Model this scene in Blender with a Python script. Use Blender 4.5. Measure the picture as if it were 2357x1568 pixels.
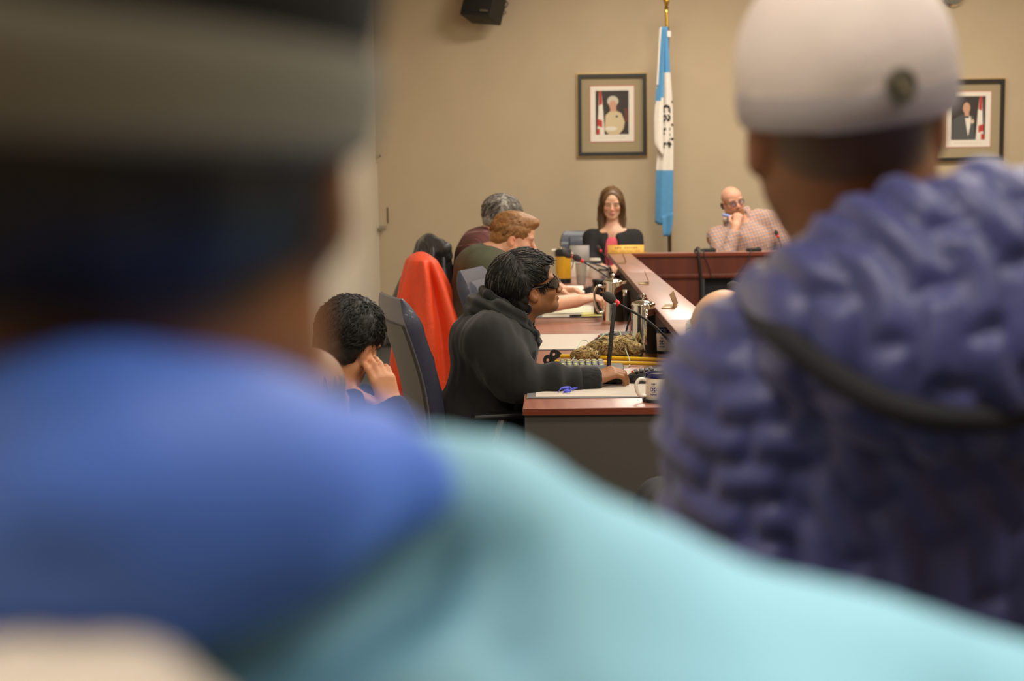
import bpy, bmesh, math, random
import numpy as np
from mathutils import Matrix, Vector
for _o in list(bpy.data.objects): bpy.data.objects.remove(_o)
scene = bpy.context.scene
C = scene.collection
# ------------------------------------------------------------------ camera
F, CX, CY = 3274.0, 1178.5, 784.0          # focal length and centre in photo pixels (2357 x 1568)
CAM = np.array([0.0, 0.0, 1.422])
_p, _r = math.radians(6.03), math.radians(0.75)
_f = np.array([0, math.cos(_p), -math.sin(_p)])
_r0 = np.array([1.0, 0, 0]); _u0 = np.array([0, math.sin(_p), math.cos(_p)])
RT = _r0*math.cos(_r) - _u0*math.sin(_r); UP = _u0*math.cos(_r) + _r0*math.sin(_r)
cd = bpy.data.cameras.new('camera'); cam = bpy.data.objects.new('camera', cd); C.objects.link(cam)
cam.matrix_world = Matrix(((RT[0], UP[0], -_f[0], CAM[0]), (RT[1], UP[1], -_f[1], CAM[1]), (RT[2], UP[2], -_f[2], CAM[2]), (0, 0, 0, 1)))
cd.sensor_width = 36; cd.lens = F/2357*36; cd.clip_start = 0.03
cd.dof.use_dof = True; cd.dof.focus_distance = 5.0; cd.dof.aperture_fstop = 3.6
scene.camera = cam
def ray(px, py): return _f + RT*(px-CX)/F + UP*(CY-py)/F
def S(px, py, d):                            # point seen at a pixel, at distance d into the room
    v = ray(px, py); return CAM + v*(d/v[1])
def Z(px, py, z):                            # point seen at a pixel on the level surface z
    v = ray(px, py); return CAM + v*((z-CAM[2])/v[2])
# ------------------------------------------------------------------ world, lamps, exposure
w = bpy.data.worlds.new('world'); scene.world = w; w.use_nodes = True
w.node_tree.nodes['Background'].inputs[0].default_value = (0.9, 0.85, 0.8, 1); w.node_tree.nodes['Background'].inputs[1].default_value = 0.02
scene.view_settings.view_transform = 'Standard'; scene.view_settings.look = 'None'
scene.view_settings.gamma = 1; scene.view_settings.use_curve_mapping = False
scene.view_settings.exposure = 0.0
CEIL = 3.75
LAMPS = [(x, 0.3) for x in (-0.55, 2.05)]+[(x, y) for y in (2.9, 5.6, 8.3, 11.0) for x in (1.3, 3.9)]
LAMP_W = 60
def area(loc, sx, sy, watts, col=(1.0, 0.92, 0.81)):
    l = bpy.data.lights.new('ceiling_lamp', 'AREA'); l.shape = 'RECTANGLE'; l.size = sx; l.size_y = sy; l.energy = watts; l.color = col
    o = bpy.data.objects.new('ceiling_lamp', l); C.objects.link(o); o.location = loc; return o
for (x, y) in LAMPS: area((x, y, CEIL-0.035), 1.1, 0.5, LAMP_W)
# ------------------------------------------------------------------ materials
def lin(c):
    return tuple(((v/255/12.92) if v/255 <= 0.04045 else ((v/255+0.055)/1.055)**2.4) for v in c)
_M = {}
def M(name, rgb, rough=0.5, metal=0.0, var=0.0, vs=30, bump=0.0, bs=250, coat=0.0, sheen=0.0, attr=False, sss=0.0, emit=0.0, stretch=None, trans=0.0):
    if name in _M: return _M[name]
    m = bpy.data.materials.new(name); m.use_nodes = True; nt = m.node_tree; b = nt.nodes['Principled BSDF']
    c = (*lin(rgb), 1)
    b.inputs['Base Color'].default_value = c; b.inputs['Roughness'].default_value = rough; b.inputs['Metallic'].default_value = metal
    b.inputs['Coat Weight'].default_value = coat; b.inputs['Sheen Weight'].default_value = sheen
    b.inputs['Subsurface Weight'].default_value = sss; b.inputs['Subsurface Radius'].default_value = (0.9, 0.35, 0.2); b.inputs['Subsurface Scale'].default_value = 0.008
    b.inputs['Transmission Weight'].default_value = trans
    if emit: b.inputs['Emission Color'].default_value = c; b.inputs['Emission Strength'].default_value = emit
    tc = nt.nodes.new('ShaderNodeTexCoord'); src = tc.outputs['Object']
    if stretch:
        mp = nt.nodes.new('ShaderNodeMapping'); mp.inputs['Scale'].default_value = stretch; nt.links.new(src, mp.inputs[0]); src = mp.outputs[0]
    base = None
    if attr:
        a = nt.nodes.new('ShaderNodeAttribute'); a.attribute_name = 'Col'; base = a.outputs['Color']
    if var:
        n = nt.nodes.new('ShaderNodeTexNoise'); n.inputs['Scale'].default_value = vs; n.inputs['Detail'].default_value = 5
        nt.links.new(src, n.inputs['Vector'])
        mr = nt.nodes.new('ShaderNodeMapRange'); mr.inputs['From Min'].default_value = 0.3; mr.inputs['From Max'].default_value = 0.7
        mr.inputs['To Min'].default_value = 1-var; mr.inputs['To Max'].default_value = 1+var; nt.links.new(n.outputs['Fac'], mr.inputs['Value'])
        mx = nt.nodes.new('ShaderNodeVectorMath'); mx.operation = 'SCALE'
        if base: nt.links.new(base, mx.inputs[0])
        else: mx.inputs[0].default_value = c[:3]
        nt.links.new(mr.outputs[0], mx.inputs['Scale']); base = mx.outputs[0]
    if base: nt.links.new(base, b.inputs['Base Color'])
    if bump:
        n2 = nt.nodes.new('ShaderNodeTexNoise'); n2.inputs['Scale'].default_value = bs; n2.inputs['Detail'].default_value = 4; nt.links.new(src, n2.inputs['Vector'])
        bp = nt.nodes.new('ShaderNodeBump'); bp.inputs['Strength'].default_value = bump; bp.inputs['Distance'].default_value = 0.004
        nt.links.new(n2.outputs['Fac'], bp.inputs['Height']); nt.links.new(bp.outputs[0], b.inputs['Normal'])
    _M[name] = m; return m
def ramp_mat(name, stops, scale, rough=0.7, tex='NOISE', stretch=(1, 1, 1), detail=4, coat=0.0, const=True, distort=0.0):
    if name in _M: return _M[name]
    m = bpy.data.materials.new(name); m.use_nodes = True; nt = m.node_tree; b = nt.nodes['Principled BSDF']
    tc = nt.nodes.new('ShaderNodeTexCoord'); mp = nt.nodes.new('ShaderNodeMapping'); mp.inputs['Scale'].default_value = stretch
    nt.links.new(tc.outputs['Object'], mp.inputs[0])
    n = nt.nodes.new('ShaderNodeTexNoise'); n.inputs['Scale'].default_value = scale; n.inputs['Detail'].default_value = detail; n.inputs['Distortion'].default_value = distort
    nt.links.new(mp.outputs[0], n.inputs['Vector'])
    r = nt.nodes.new('ShaderNodeValToRGB'); e = r.color_ramp.elements; r.color_ramp.interpolation = 'CONSTANT' if const else 'LINEAR'
    while len(e) < len(stops): e.new(0.5)
    for i, (p, c) in enumerate(stops): e[i].position = p; e[i].color = (*lin(c), 1)
    nt.links.new(n.outputs['Fac'], r.inputs[0]); nt.links.new(r.outputs[0], b.inputs['Base Color'])
    b.inputs['Roughness'].default_value = rough; b.inputs['Coat Weight'].default_value = coat
    _M[name] = m; return m
def check_mat(name, base, lines, rough=0.85):
    """woven check: lines = [(axis direction, spacing, width, rgb)]"""
    m = bpy.data.materials.new(name); m.use_nodes = True; nt = m.node_tree; b = nt.nodes['Principled BSDF']
    tc = nt.nodes.new('ShaderNodeTexCoord'); last = None
    for (ax, sp, wd, off, rgb) in lines:
        dot = nt.nodes.new('ShaderNodeVectorMath'); dot.operation = 'DOT_PRODUCT'; nt.links.new(tc.outputs['Object'], dot.inputs[0]); dot.inputs[1].default_value = ax
        a = nt.nodes.new('ShaderNodeMath'); a.operation = 'ADD'; a.inputs[1].default_value = off+50*sp; nt.links.new(dot.outputs['Value'], a.inputs[0])
        d = nt.nodes.new('ShaderNodeMath'); d.operation = 'MODULO'; d.inputs[1].default_value = sp; nt.links.new(a.outputs[0], d.inputs[0])
        l = nt.nodes.new('ShaderNodeMath'); l.operation = 'LESS_THAN'; l.inputs[1].default_value = wd; nt.links.new(d.outputs[0], l.inputs[0])
        s = nt.nodes.new('ShaderNodeMath'); s.operation = 'MULTIPLY'; s.inputs[1].default_value = 0.75; nt.links.new(l.outputs[0], s.inputs[0])
        mx = nt.nodes.new('ShaderNodeMix'); mx.data_type = 'RGBA'; nt.links.new(s.outputs[0], mx.inputs['Factor'])
        if last: nt.links.new(last, mx.inputs['A'])
        else: mx.inputs['A'].default_value = (*lin(base), 1)
        mx.inputs['B'].default_value = (*lin(rgb), 1); last = mx.outputs['Result']
    nt.links.new(last, b.inputs['Base Color']); b.inputs['Roughness'].default_value = rough
    return m
def wood(name, c1, c2, rough=0.32, stretch=(40, 2, 40), coat=0.25):
    if name in _M: return _M[name]
    m = ramp_mat(name, [(0.3, c1), (0.5, tuple((a+b_)/2 for a, b_ in zip(c1, c2))), (0.72, c2)], 1.0, rough, stretch=stretch, detail=6, coat=coat, const=False, distort=0.6)
    return m
# ------------------------------------------------------------------ scene bookkeeping
def A3(v): return np.array(v, float)
def thing(name, label, cat, loc=(0, 0, 0), group=None):
    o = bpy.data.objects.new(name, None); C.objects.link(o); o.location = tuple(float(v) for v in loc); o.empty_display_size = 0.05
    o['label'] = label; o['category'] = cat
    if group: o['group'] = group
    return o
def link(name, me, mats, parent=None, label=None, cat=None, group=None, kind=None):
    if not isinstance(mats, (list, tuple)): mats = [mats]
    for m in mats: me.materials.append(m)
    o = bpy.data.objects.new(name, me); C.objects.link(o)
    if parent is not None:
        o.parent = parent; o.matrix_parent_inverse = Matrix.Translation(-parent.location)   # meshes keep room coordinates
    if label: o['label'] = label
    if cat: o['category'] = cat
    if group: o['group'] = group
    if kind: o['kind'] = kind
    return o
def rotz(a): c, s = math.cos(a), math.sin(a); return np.array([[c, -s, 0], [s, c, 0], [0, 0, 1.0]])
def roty(a): c, s = math.cos(a), math.sin(a); return np.array([[c, 0, s], [0, 1.0, 0], [-s, 0, c]])
def rotx(a): c, s = math.cos(a), math.sin(a); return np.array([[1.0, 0, 0], [0, c, -s], [0, s, c]])
def unit(v): v = A3(v); return v/np.linalg.norm(v)
I3 = np.eye(3)
class MB:
    """collects shapes for one mesh object; R, o place local shapes in the room"""
    def __init__(s, R=I3, o=(0, 0, 0)): s.v = []; s.f = []; s.mi = []; s.sm = []; s.R = R; s.o = A3(o)
    def add(s, V, Fs, mi=0, smooth=False):
        n = len(s.v); V = A3(V) @ s.R.T + s.o
        s.v.extend(V.tolist())
        for f in Fs: s.f.append([i+n for i in f]); s.mi.append(mi); s.sm.append(smooth)
        return s
    def box(s, c, size, R=I3, bevel=0.0, mi=0, seg=2):
        hx, hy, hz = [q/2 for q in size]
        if bevel <= 0:
            V = A3([(x, y, z) for x in (-hx, hx) for y in (-hy, hy) for z in (-hz, hz)])
            Fs = [(0, 1, 3, 2), (4, 6, 7, 5), (0, 4, 5, 1), (2, 3, 7, 6), (0, 2, 6, 4), (1, 5, 7, 3)]
            return s.add(V @ R.T + A3(c), Fs, mi)
        bm = bmesh.new(); bmesh.ops.create_cube(bm, size=1)
        for v in bm.verts: v.co = (v.co.x*size[0], v.co.y*size[1], v.co.z*size[2])
        bmesh.ops.bevel(bm, geom=bm.edges[:], offset=min(bevel, min(size)*0.49), segments=seg, profile=0.5, affect='EDGES')
        bm.verts.index_update()
        V = A3([v.co[:] for v in bm.verts]); Fs = [[v.index for v in f.verts] for f in bm.faces]; bm.free()
        return s.add(V @ R.T + A3(c), Fs, mi, True)
    def loft(s, rings, mi=0, smooth=True, cap=True, closed=True):
        n = len(rings[0]); V = np.concatenate([A3(r) for r in rings]); Fs = []
        for i in range(len(rings)-1):
            for j in range(n if closed else n-1):
                k = (j+1) % n; Fs.append((i*n+j, i*n+k, (i+1)*n+k, (i+1)*n+j))
        if cap and closed: Fs.append(tuple(range(n-1, -1, -1))); Fs.append(tuple((len(rings)-1)*n+j for j in range(n)))
        return s.add(V, Fs, mi, smooth)
    def lathe(s, prof, c=(0, 0, 0), n=32, mi=0, R=I3, smooth=True, cap=True):
        t = np.linspace(0, 2*math.pi, n, endpoint=False)
        rings = [np.stack([r*np.cos(t), r*np.sin(t), np.full(n, z)], 1) @ R.T + A3(c) for (r, z) in prof]
        return s.loft(rings, mi, smooth, cap)
    def tube(s, pts, r, n=8, mi=0, cap=True):
        pts = A3(pts); m = len(pts); r = np.full(m, r) if np.isscalar(r) else A3(r)
        tg = np.gradient(pts, axis=0); tg /= np.linalg.norm(tg, axis=1, keepdims=True)+1e-12
        u = np.cross(tg[0], (0, 0, 1.0)); u = np.cross(tg[0], (1.0, 0, 0)) if np.linalg.norm(u) < 1e-3 else u; u /= np.linalg.norm(u)
        t = np.linspace(0, 2*math.pi, n, endpoint=False); rings = []
        for i in range(m):
            u = u - tg[i]*(u @ tg[i]); u /= np.linalg.norm(u)+1e-12; w_ = np.cross(tg[i], u)
            rings.append(pts[i] + r[i]*(np.cos(t)[:, None]*u + np.sin(t)[:, None]*w_))
        return s.loft(rings, mi, True, cap)
    def prism(s, poly, e0, e1, n, depth, c=(0, 0, 0), mi=0):
        """flat polygon (2D points along e0, e1) thickened along n"""
        e0, e1, n = A3(e0), A3(e1), A3(n); P = A3([A3(c)+a*e0+b*e1 for (a, b) in poly]); k = len(poly)
        V = np.concatenate([P, P+n*depth]); Fs = [tuple(range(k)), tuple(range(2*k-1, k-1, -1))]
        Fs += [(i, i+k, (i+1) % k+k, (i+1) % k) for i in range(k)]
        return s.add(V, Fs, mi)
    def grid(s, fn, nu, nv, mi=0, smooth=True):
        V = [fn(i/nu, j/nv) for j in range(nv+1) for i in range(nu+1)]; n = len(s.v); Fs = []; mm = []
        for j in range(nv):
            for i in range(nu):
                a = j*(nu+1)+i; Fs.append((a, a+1, a+nu+2, a+nu+1)); mm.append(mi((i+.5)/nu, (j+.5)/nv) if callable(mi) else mi)
        s.add(V, Fs, 0, smooth); s.mi[-len(mm):] = mm; return s
    def mesh(s, name):
        me = bpy.data.meshes.new(name); me.from_pydata(s.v, [], s.f)
        me.polygons.foreach_set('material_index', s.mi); me.polygons.foreach_set('use_smooth', s.sm)
        bm = bmesh.new(); bm.from_mesh(me); bmesh.ops.recalc_face_normals(bm, faces=bm.faces); bm.to_mesh(me); bm.free()
        me.update(); return me
    def obj(s, name, mats, parent=None, sharp=40, solid=0.0, **k):
        me = s.mesh(name); o = link(name, me, mats, parent, **k)
        if any(s.sm) and sharp: 
            me.set_sharp_from_angle(angle=math.radians(sharp))
        if solid:
            md = o.modifiers.new('solid', 'SOLIDIFY'); md.thickness = solid; md.offset = 0
        return o
def spline(pts, n=8):
    """Catmull-Rom through points"""
    P = A3(pts); P = np.vstack([2*P[0]-P[1], P, 2*P[-1]-P[-2]]); out = []
    for i in range(1, len(P)-2):
        for t in np.linspace(0, 1, n, endpoint=False):
            a, b, c, d = P[i-1], P[i], P[i+1], P[i+2]
            out.append(0.5*((2*b)+(c-a)*t+(2*a-5*b+4*c-d)*t*t+(3*b-a-3*c+d)*t**3))
    out.append(P[-2]); return A3(out)
# ------------------------------------------------------------------ sculpting by distance fields
_rs = np.random.RandomState(5)
_nd = _rs.normal(size=(40, 3)); _nd /= np.linalg.norm(_nd, axis=1, keepdims=True); _np = _rs.uniform(0, 6.28, 40)
def nz(P, f, seed=0, n=5):
    r = 0
    for i in range(n):
        a = _nd[(i+seed*3) % 40]; b = _nd[(i+seed*3+17) % 40]
        r = r + np.sin(P @ a*f*(1+.23*i) + _np[(i+seed) % 40] + 1.4*np.sin(P @ b*f*.61+_np[(i+seed+9) % 40]))
    return r/n
class SDF:
    def __init__(s, h): s.h = h; s.ops = []
    def op(s, fn, lo, hi, k, mode): s.ops.append((fn, A3(lo), A3(hi), k, mode)); return s
    def cone(s, a, b, ra, rb=None, k=0.02, sc=(1, 1, 1), R=I3, mode=1):
        a, b = A3(a), A3(b); rb = ra if rb is None else rb; sc = A3(sc); Ri = R/sc      # q = (p-a) @ R / sc
        bb = (b-a) @ Ri; L = float(bb @ bb)+1e-9; ms = float(sc.min())
        def fn(X, Y, Zz):
            q = [(X-a[0])*Ri[0, i]+(Y-a[1])*Ri[1, i]+(Zz-a[2])*Ri[2, i] for i in range(3)]
            t = np.clip((q[0]*bb[0]+q[1]*bb[1]+q[2]*bb[2])/L, 0, 1)
            d = np.sqrt((q[0]-t*bb[0])**2+(q[1]-t*bb[1])**2+(q[2]-t*bb[2])**2)
            return (d-(ra+(rb-ra)*t))*ms
        m = max(ra, rb)*float(sc.max()); return s.op(fn, np.minimum(a, b)-m, np.maximum(a, b)+m, k, mode)
    def ell(s, c, r, R=I3, k=0.02, mode=1):
        c, r = A3(c), A3(r); r = np.array([r]*3) if r.ndim == 0 else r
        def fn(X, Y, Zz):
            q = [(X-c[0])*R[0, i]+(Y-c[1])*R[1, i]+(Zz-c[2])*R[2, i] for i in range(3)]
            k0 = np.sqrt((q[0]/r[0])**2+(q[1]/r[1])**2+(q[2]/r[2])**2)
            k1 = np.sqrt((q[0]/r[0]**2)**2+(q[1]/r[1]**2)**2+(q[2]/r[2]**2)**2)+1e-9
            return k0*(k0-1)/k1
        m = np.abs(R) @ r; return s.op(fn, c-m, c+m, k, mode)
    def chain(s, pts, rs, k=0.02, **kw):
        for i in range(len(pts)-1): s.cone(pts[i], pts[i+1], rs[i], rs[i+1], k, **kw)
        return s
    def build(s):
        h = s.h; pos = [o for o in s.ops if o[4] > 0]
        lo = np.min([o[1] for o in pos], axis=0)-4*h; hi = np.max([o[2] for o in pos], axis=0)+4*h
        n = np.ceil((hi-lo)/h).astype(int)+1
        ax = [(lo[i]+h*np.arange(n[i])).astype(np.float32) for i in range(3)]
        D = np.full(n, 1e3, np.float32)
        for (fn, a, b, k, mode) in s.ops:
            i0 = np.clip(np.floor((a-k-3*h-lo)/h).astype(int), 0, n); i1 = np.clip(np.ceil((b+k+3*h-lo)/h).astype(int)+1, 0, n)
            if (i1 <= i0).any(): continue
            sl = tuple(slice(i0[i], i1[i]) for i in range(3))
            d = fn(ax[0][sl[0]][:, None, None], ax[1][sl[1]][None, :, None], ax[2][sl[2]][None, None, :]).astype(np.float32)
            c = D[sl]
            if mode > 0:
                t = np.clip(.5+.5*(c-d)/k, 0, 1); D[sl] = c+(d-c)*t-k*t*(1-t)
            else:
                e = -d; t = np.clip(.5+.5*(e-c)/k, 0, 1); D[sl] = c+(e-c)*t+k*t*(1-t)
        ins = D < 0
        cnt = np.zeros(n-1, np.uint8)
        for dx in (0, 1):
            for dy in (0, 1):
                for dz in (0, 1): cnt += ins[dx:n[0]-1+dx, dy:n[1]-1+dy, dz:n[2]-1+dz]
        act = (cnt > 0) & (cnt < 8); ijk = np.argwhere(act); idx = np.full(n-1, -1, np.int64); idx[act] = np.arange(len(ijk))
        acc = np.zeros((len(ijk), 3)); num = np.zeros(len(ijk))
        cor = np.array([(x, y, z) for x in (0, 1) for y in (0, 1) for z in (0, 1)])
        vals = [D[tuple((ijk+c).T)].astype(float) for c in cor]
        for a in range(8):
            for b in range(a+1, 8):
                if np.abs(cor[a]-cor[b]).sum() != 1: continue
                m = (vals[a] < 0) != (vals[b] < 0)
                va, vb = np.clip(vals[a][m], -h, h), np.clip(vals[b][m], -h, h); t = (va/(va-vb))[:, None]
                acc[m] += cor[a]+(cor[b]-cor[a])*t; num[m] += 1
        V = lo+h*(ijk+acc/num[:, None]); Q = []
        for axi in range(3):
            o = [i for i in range(3) if i != axi]
            sa = [slice(1, n[i]-1) for i in range(3)]; sa[axi] = slice(0, n[axi]-1); sb = list(sa); sb[axi] = slice(1, n[axi])
            ia, ib = ins[tuple(sa)], ins[tuple(sb)]
            for (m, fl) in ((ia & ~ib, False), (~ia & ib, True)):
                e = np.argwhere(m)
                if not len(e): continue
                off = np.array([1 if i != axi else 0 for i in range(3)]); e = e+off
                d1 = np.zeros(3, int); d1[o[0]] = 1; d2 = np.zeros(3, int); d2[o[1]] = 1
                q = np.stack([idx[tuple((e-d1-d2).T)], idx[tuple((e-d2).T)], idx[tuple(e.T)], idx[tuple((e-d1).T)]], 1)
                if fl != (axi == 1): q = q[:, ::-1]
                Q.append(q)
        s.V, s.Q = V, np.concatenate(Q); return s
    def smooth(s, it=2, lam=0.5):
        for _ in range(it):
            a = np.zeros_like(s.V); c = np.zeros(len(s.V))
            for i in range(4):
                p, q = s.Q[:, i], s.Q[:, (i+1) % 4]
                np.add.at(a, p, s.V[q]); np.add.at(c, p, 1); np.add.at(a, q, s.V[p]); np.add.at(c, q, 1)
            s.V = s.V+lam*(a/np.maximum(c, 1)[:, None]-s.V)
        return s
    def normals(s):
        q = s.V[s.Q]; fn = np.cross(q[:, 2]-q[:, 0], q[:, 3]-q[:, 1]); N = np.zeros_like(s.V)
        for i in range(4): np.add.at(N, s.Q[:, i], fn)
        return N/(np.linalg.norm(N, axis=1, keepdims=True)+1e-12)
    def disp(s, fn):
        s.V = s.V+s.normals()*fn(s.V)[:, None]; return s
    def obj(s, name, mats, parent, paint=None, **k):
        me = bpy.data.meshes.new(name); nv, nf = len(s.V), len(s.Q)
        me.vertices.add(nv); me.vertices.foreach_set('co', s.V.astype(np.float32).ravel())
        me.loops.add(nf*4); me.loops.foreach_set('vertex_index', s.Q.astype(np.int32).ravel())
        me.polygons.add(nf); me.polygons.foreach_set('loop_start', np.arange(0, nf*4, 4, dtype=np.int32))
        me.update(calc_edges=True); me.validate(); me.polygons.foreach_set('use_smooth', np.ones(len(me.polygons), bool))
        if paint is not None:
            col = me.color_attributes.new('Col', 'FLOAT_COLOR', 'POINT'); c = np.ones((nv, 4), np.float32); c[:, :3] = paint(s.V); col.data.foreach_set('color', c.ravel())
        return link(name, me, mats, parent, **k)
def mixc(c, col, wgt):
    return c+(A3(lin(col))-c)*np.clip(wgt, 0, 1)[:, None]
def sstep(a, b, x): t = np.clip((x-a)/(b-a), 0, 1); return t*t*(3-2*t)
# ================================================================== THE ROOM
DZ, LZ = 0.74, 0.938                          # desktop height, ledge height
YB = 13.0                                     # back wall
XL = float(S(869, 560, YB)[0])                # left wall
XR, Y0 = 6.2, -2.6
m_wall = M('beige_wall_paint', (192, 173, 143), 0.85, var=0.03, vs=3, bump=0.08, bs=400)
m_wall2 = M('pale_wall_paint', (214, 203, 182), 0.85, var=0.03, vs=3, bump=0.08, bs=400)
def struct(name, c, size, m): return MB().box(c, size).obj(name, m, kind='structure')
struct('floor', ((XL+XR)/2, (Y0+YB)/2, -0.05), (XR-XL+.4, YB-Y0+.4, .1), M('grey_carpet', (78, 76, 74), 0.95, var=0.25, vs=300, bump=0.4, bs=600))
struct('ceiling', ((XL+XR)/2, (Y0+YB)/2, CEIL+.05), (XR-XL+.4, YB-Y0+.4, .1), M('ceiling_tile', (214, 206, 190), 0.9, var=0.06, vs=150))
struct('wall_back', ((XL+XR)/2, YB+.1, CEIL/2), (XR-XL+.4, .2, CEIL), m_wall)
struct('wall_left', (XL-.1, (Y0+YB)/2, CEIL/2), (.2, YB-Y0, CEIL), m_wall2)
struct('wall_right', (XR+.1, (Y0+YB)/2, CEIL/2), (.2, YB-Y0, CEIL), m_wall)
struct('wall_front', ((XL+XR)/2, Y0-.1, CEIL/2), (XR-XL+.4, .2, CEIL), m_wall)
m_base = M('dark_vinyl_base', (52, 46, 40), 0.6)
struct('baseboard_back', ((XL+XR)/2, YB-.006, .05), (XR-XL, .012, .1), m_base)
struct('baseboard_left', (XL+.006, (Y0+YB)/2, .05), (.012, YB-Y0-.05, .1), m_base)
m_lampf = M('white_enamel', (225, 222, 215), 0.4); m_lampd = M('lamp_diffuser', (255, 240, 215), 0.5, emit=2.0)
for i, (x, y) in enumerate(LAMPS):
    t = thing('ceiling_light', 'recessed rectangular ceiling light panel of the council room', 'light', (x, y, CEIL), 'ceiling light panels')
    f = MB(); 
    for sx in (-1, 1): f.box((x+sx*.58, y, CEIL-.012), (.04, .6, .024))
    for sy in (-1, 1): f.box((x, y+sy*.28, CEIL-.012), (1.2, .04, .024))
    f.obj('frame', m_lampf, t); MB().box((x, y, CEIL-.008), (1.12, .52, .012)).obj('diffuser', m_lampd, t)
# small metal knob with a slot in the wall, by the corner
m_steel = M('brushed_steel', (190, 186, 178), 0.3, 1.0); m_chrome = M('polished_chrome', (232, 226, 214), 0.06, 1.0); m_black = M('black_plastic', (24, 24, 25), 0.45)
kp = S(876, 524, YB); t = thing('door_knob', 'small steel door knob on the beige back wall beside the corner', 'knob', kp)
Ry = rotx(math.pi/2)
MB().lathe([(0.0, 0), (.032, 0), (.032, .006), (0.0, .008)], kp, 20, R=Ry).obj('rosette', m_steel, t)
MB().lathe([(.009, 0), (.009, .045), (.009, .05)], kp, 14, R=Ry).obj('stem', m_steel, t)
MB().tube([kp+A3((-.01, -.05, 0)), kp+A3((.03, -.052, 0)), kp+A3((.055, -.05, 0))], [.014, .017, .02], 14).obj('grip', m_steel, t)
a, b = S(892, 478, YB), S(892.5, 514, YB)
o = MB().box((a+b)/2+A3((0, -.001, 0)), (.012, .006, abs(a[2]-b[2])), bevel=.002).obj('wall_slot', M('slot_brown', (78, 62, 44), .8), label='thin dark vertical slot in the back wall above the door knob', cat='slot')
hp = S(876, 357, YB); t = thing('wall_hook', 'tiny metal hook high on the back wall near the corner', 'hook', hp)
MB().lathe([(0, 0), (.012, 0), (.012, .004), (0, .006)], hp, 12, R=Ry).obj('plate', m_steel, t)
MB().tube(spline([hp, hp+A3((0, -.03, -.005)), hp+A3((0, -.035, .015))], 5), .005, 8).obj('prong', m_steel, t)
cp = S(870, 424, YB-.02)
struct('trim_1', (XL+.008, YB-.012, (S(870, 360, YB)[2]+S(870, 740, YB)[2])/2), (.014, .014, S(870, 395, YB)[2]-S(870, 740, YB)[2]), m_wall2)
# ================================================================== COUNCIL DESK
m_top = wood('cherry_top', (142, 80, 60), (168, 106, 84), .42, (30, 1.6, 30), 1.0)
m_top.node_tree.nodes['Principled BSDF'].inputs['Coat IOR'].default_value = 1.75; m_top.node_tree.nodes['Principled BSDF'].inputs['Specular IOR Level'].default_value = .8
m_top.node_tree.nodes['Principled BSDF'].inputs['Coat Roughness'].default_value = .34
m_front = wood('cherry_panel', (88, 34, 14), (112, 48, 22), .5, (14, 14, 1.2), .05)
m_edge = wood('cherry_edge', (88, 36, 22), (108, 48, 30), .4, (3, 30, 30), .1)
m_grey = M('charcoal_laminate', (74, 70, 64), .6, var=.06, vs=200); m_dark = M('black_laminate', (22, 19, 17), .6)
c0 = Z(1203, 940, DZ); vdir = unit(Z(1231, 735, DZ)-c0)                 # left edge of the worktop
ln = np.array([vdir[1], -vdir[0], 0])                                    # across the desk, to the right
def DL(s, t, z): return np.array([c0[0], c0[1], 0])+vdir*s+ln*t+A3((0, 0, z))
def DT(p): q = A3(p)-c0; return float(q @ vdir), float(q @ ln)
s_end = (Z(1430, 584, LZ)[1]-c0[1])+.62
la = DT(Z(1437, 625, LZ))[1]; lb = DT(Z(1540, 745, LZ))[1]; ra_ = DT(Z(1510, 632, LZ))[1]; rb_ = DT(Z(1600, 704, LZ))[1]
tl = (la+lb)/2; tr = max((ra_+rb_)/2, tl+.16); s_face = DT(Z(1480, 583.5, LZ))[0]
print('desk', c0, 'ledge', la, lb, ra_, rb_, 's_face', s_face, 's_end', s_end, 'XL', XL)
Rd = np.stack([ln, vdir, (0, 0, 1)], 1)
desk = thing('council_desk', 'cherry wood council desk with raised ledge running back along the room', 'desk', DL(0, .3, 0))
def dbox(mb, s0, s1, t0, t1, z0, z1, bevel=0.0, mi=0): return mb.box(DL((s0+s1)/2, (t0+t1)/2, (z0+z1)/2), (t1-t0, s1-s0, z1-z0), Rd, bevel, mi)
dbox(MB(), 0, s_end, 0, tr, DZ-.024, DZ, .003).obj('desktop', m_top, desk)
dbox(MB(), -.0015, 0, .002, tr-.002, DZ-.022, DZ-.002).obj('edge_band', M('cherry_band', (112, 48, 24), .45), desk)
dbox(MB(), .012, .035, .006, tr, 0, DZ-.024).obj('end_panel', m_grey, desk)
for s0 in (2.1, 4.2): dbox(MB(), s0, s0+.025, .05, tr-.04, 0, DZ-.024).obj('support_panel', m_grey, desk)
dbox(MB(), .036, s_face, tr-.05, tr-.03, .02, DZ-.024).obj('front_panel', m_front, desk)
dbox(MB(), .02, s_face+.1, tl+.075, tl+.095, DZ, LZ-.028).obj('riser', m_dark, desk)
seams = [0.0, DT(Z(1540, 736, LZ))[0], DT(Z(1470, 627, LZ))[0], s_face+.02]
for i in range(3):
    lg = dbox(MB(), seams[i]+.001, seams[i+1]-.001, tl, tr, LZ-.028, LZ, .0015).obj('ledge_panel', m_top, desk)
    dbox(MB(), seams[i]+.002, seams[i+1]-.002, tl-.0012, tl, LZ-.026, LZ-.002).obj('ledge_edge', m_edge, lg)
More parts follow.
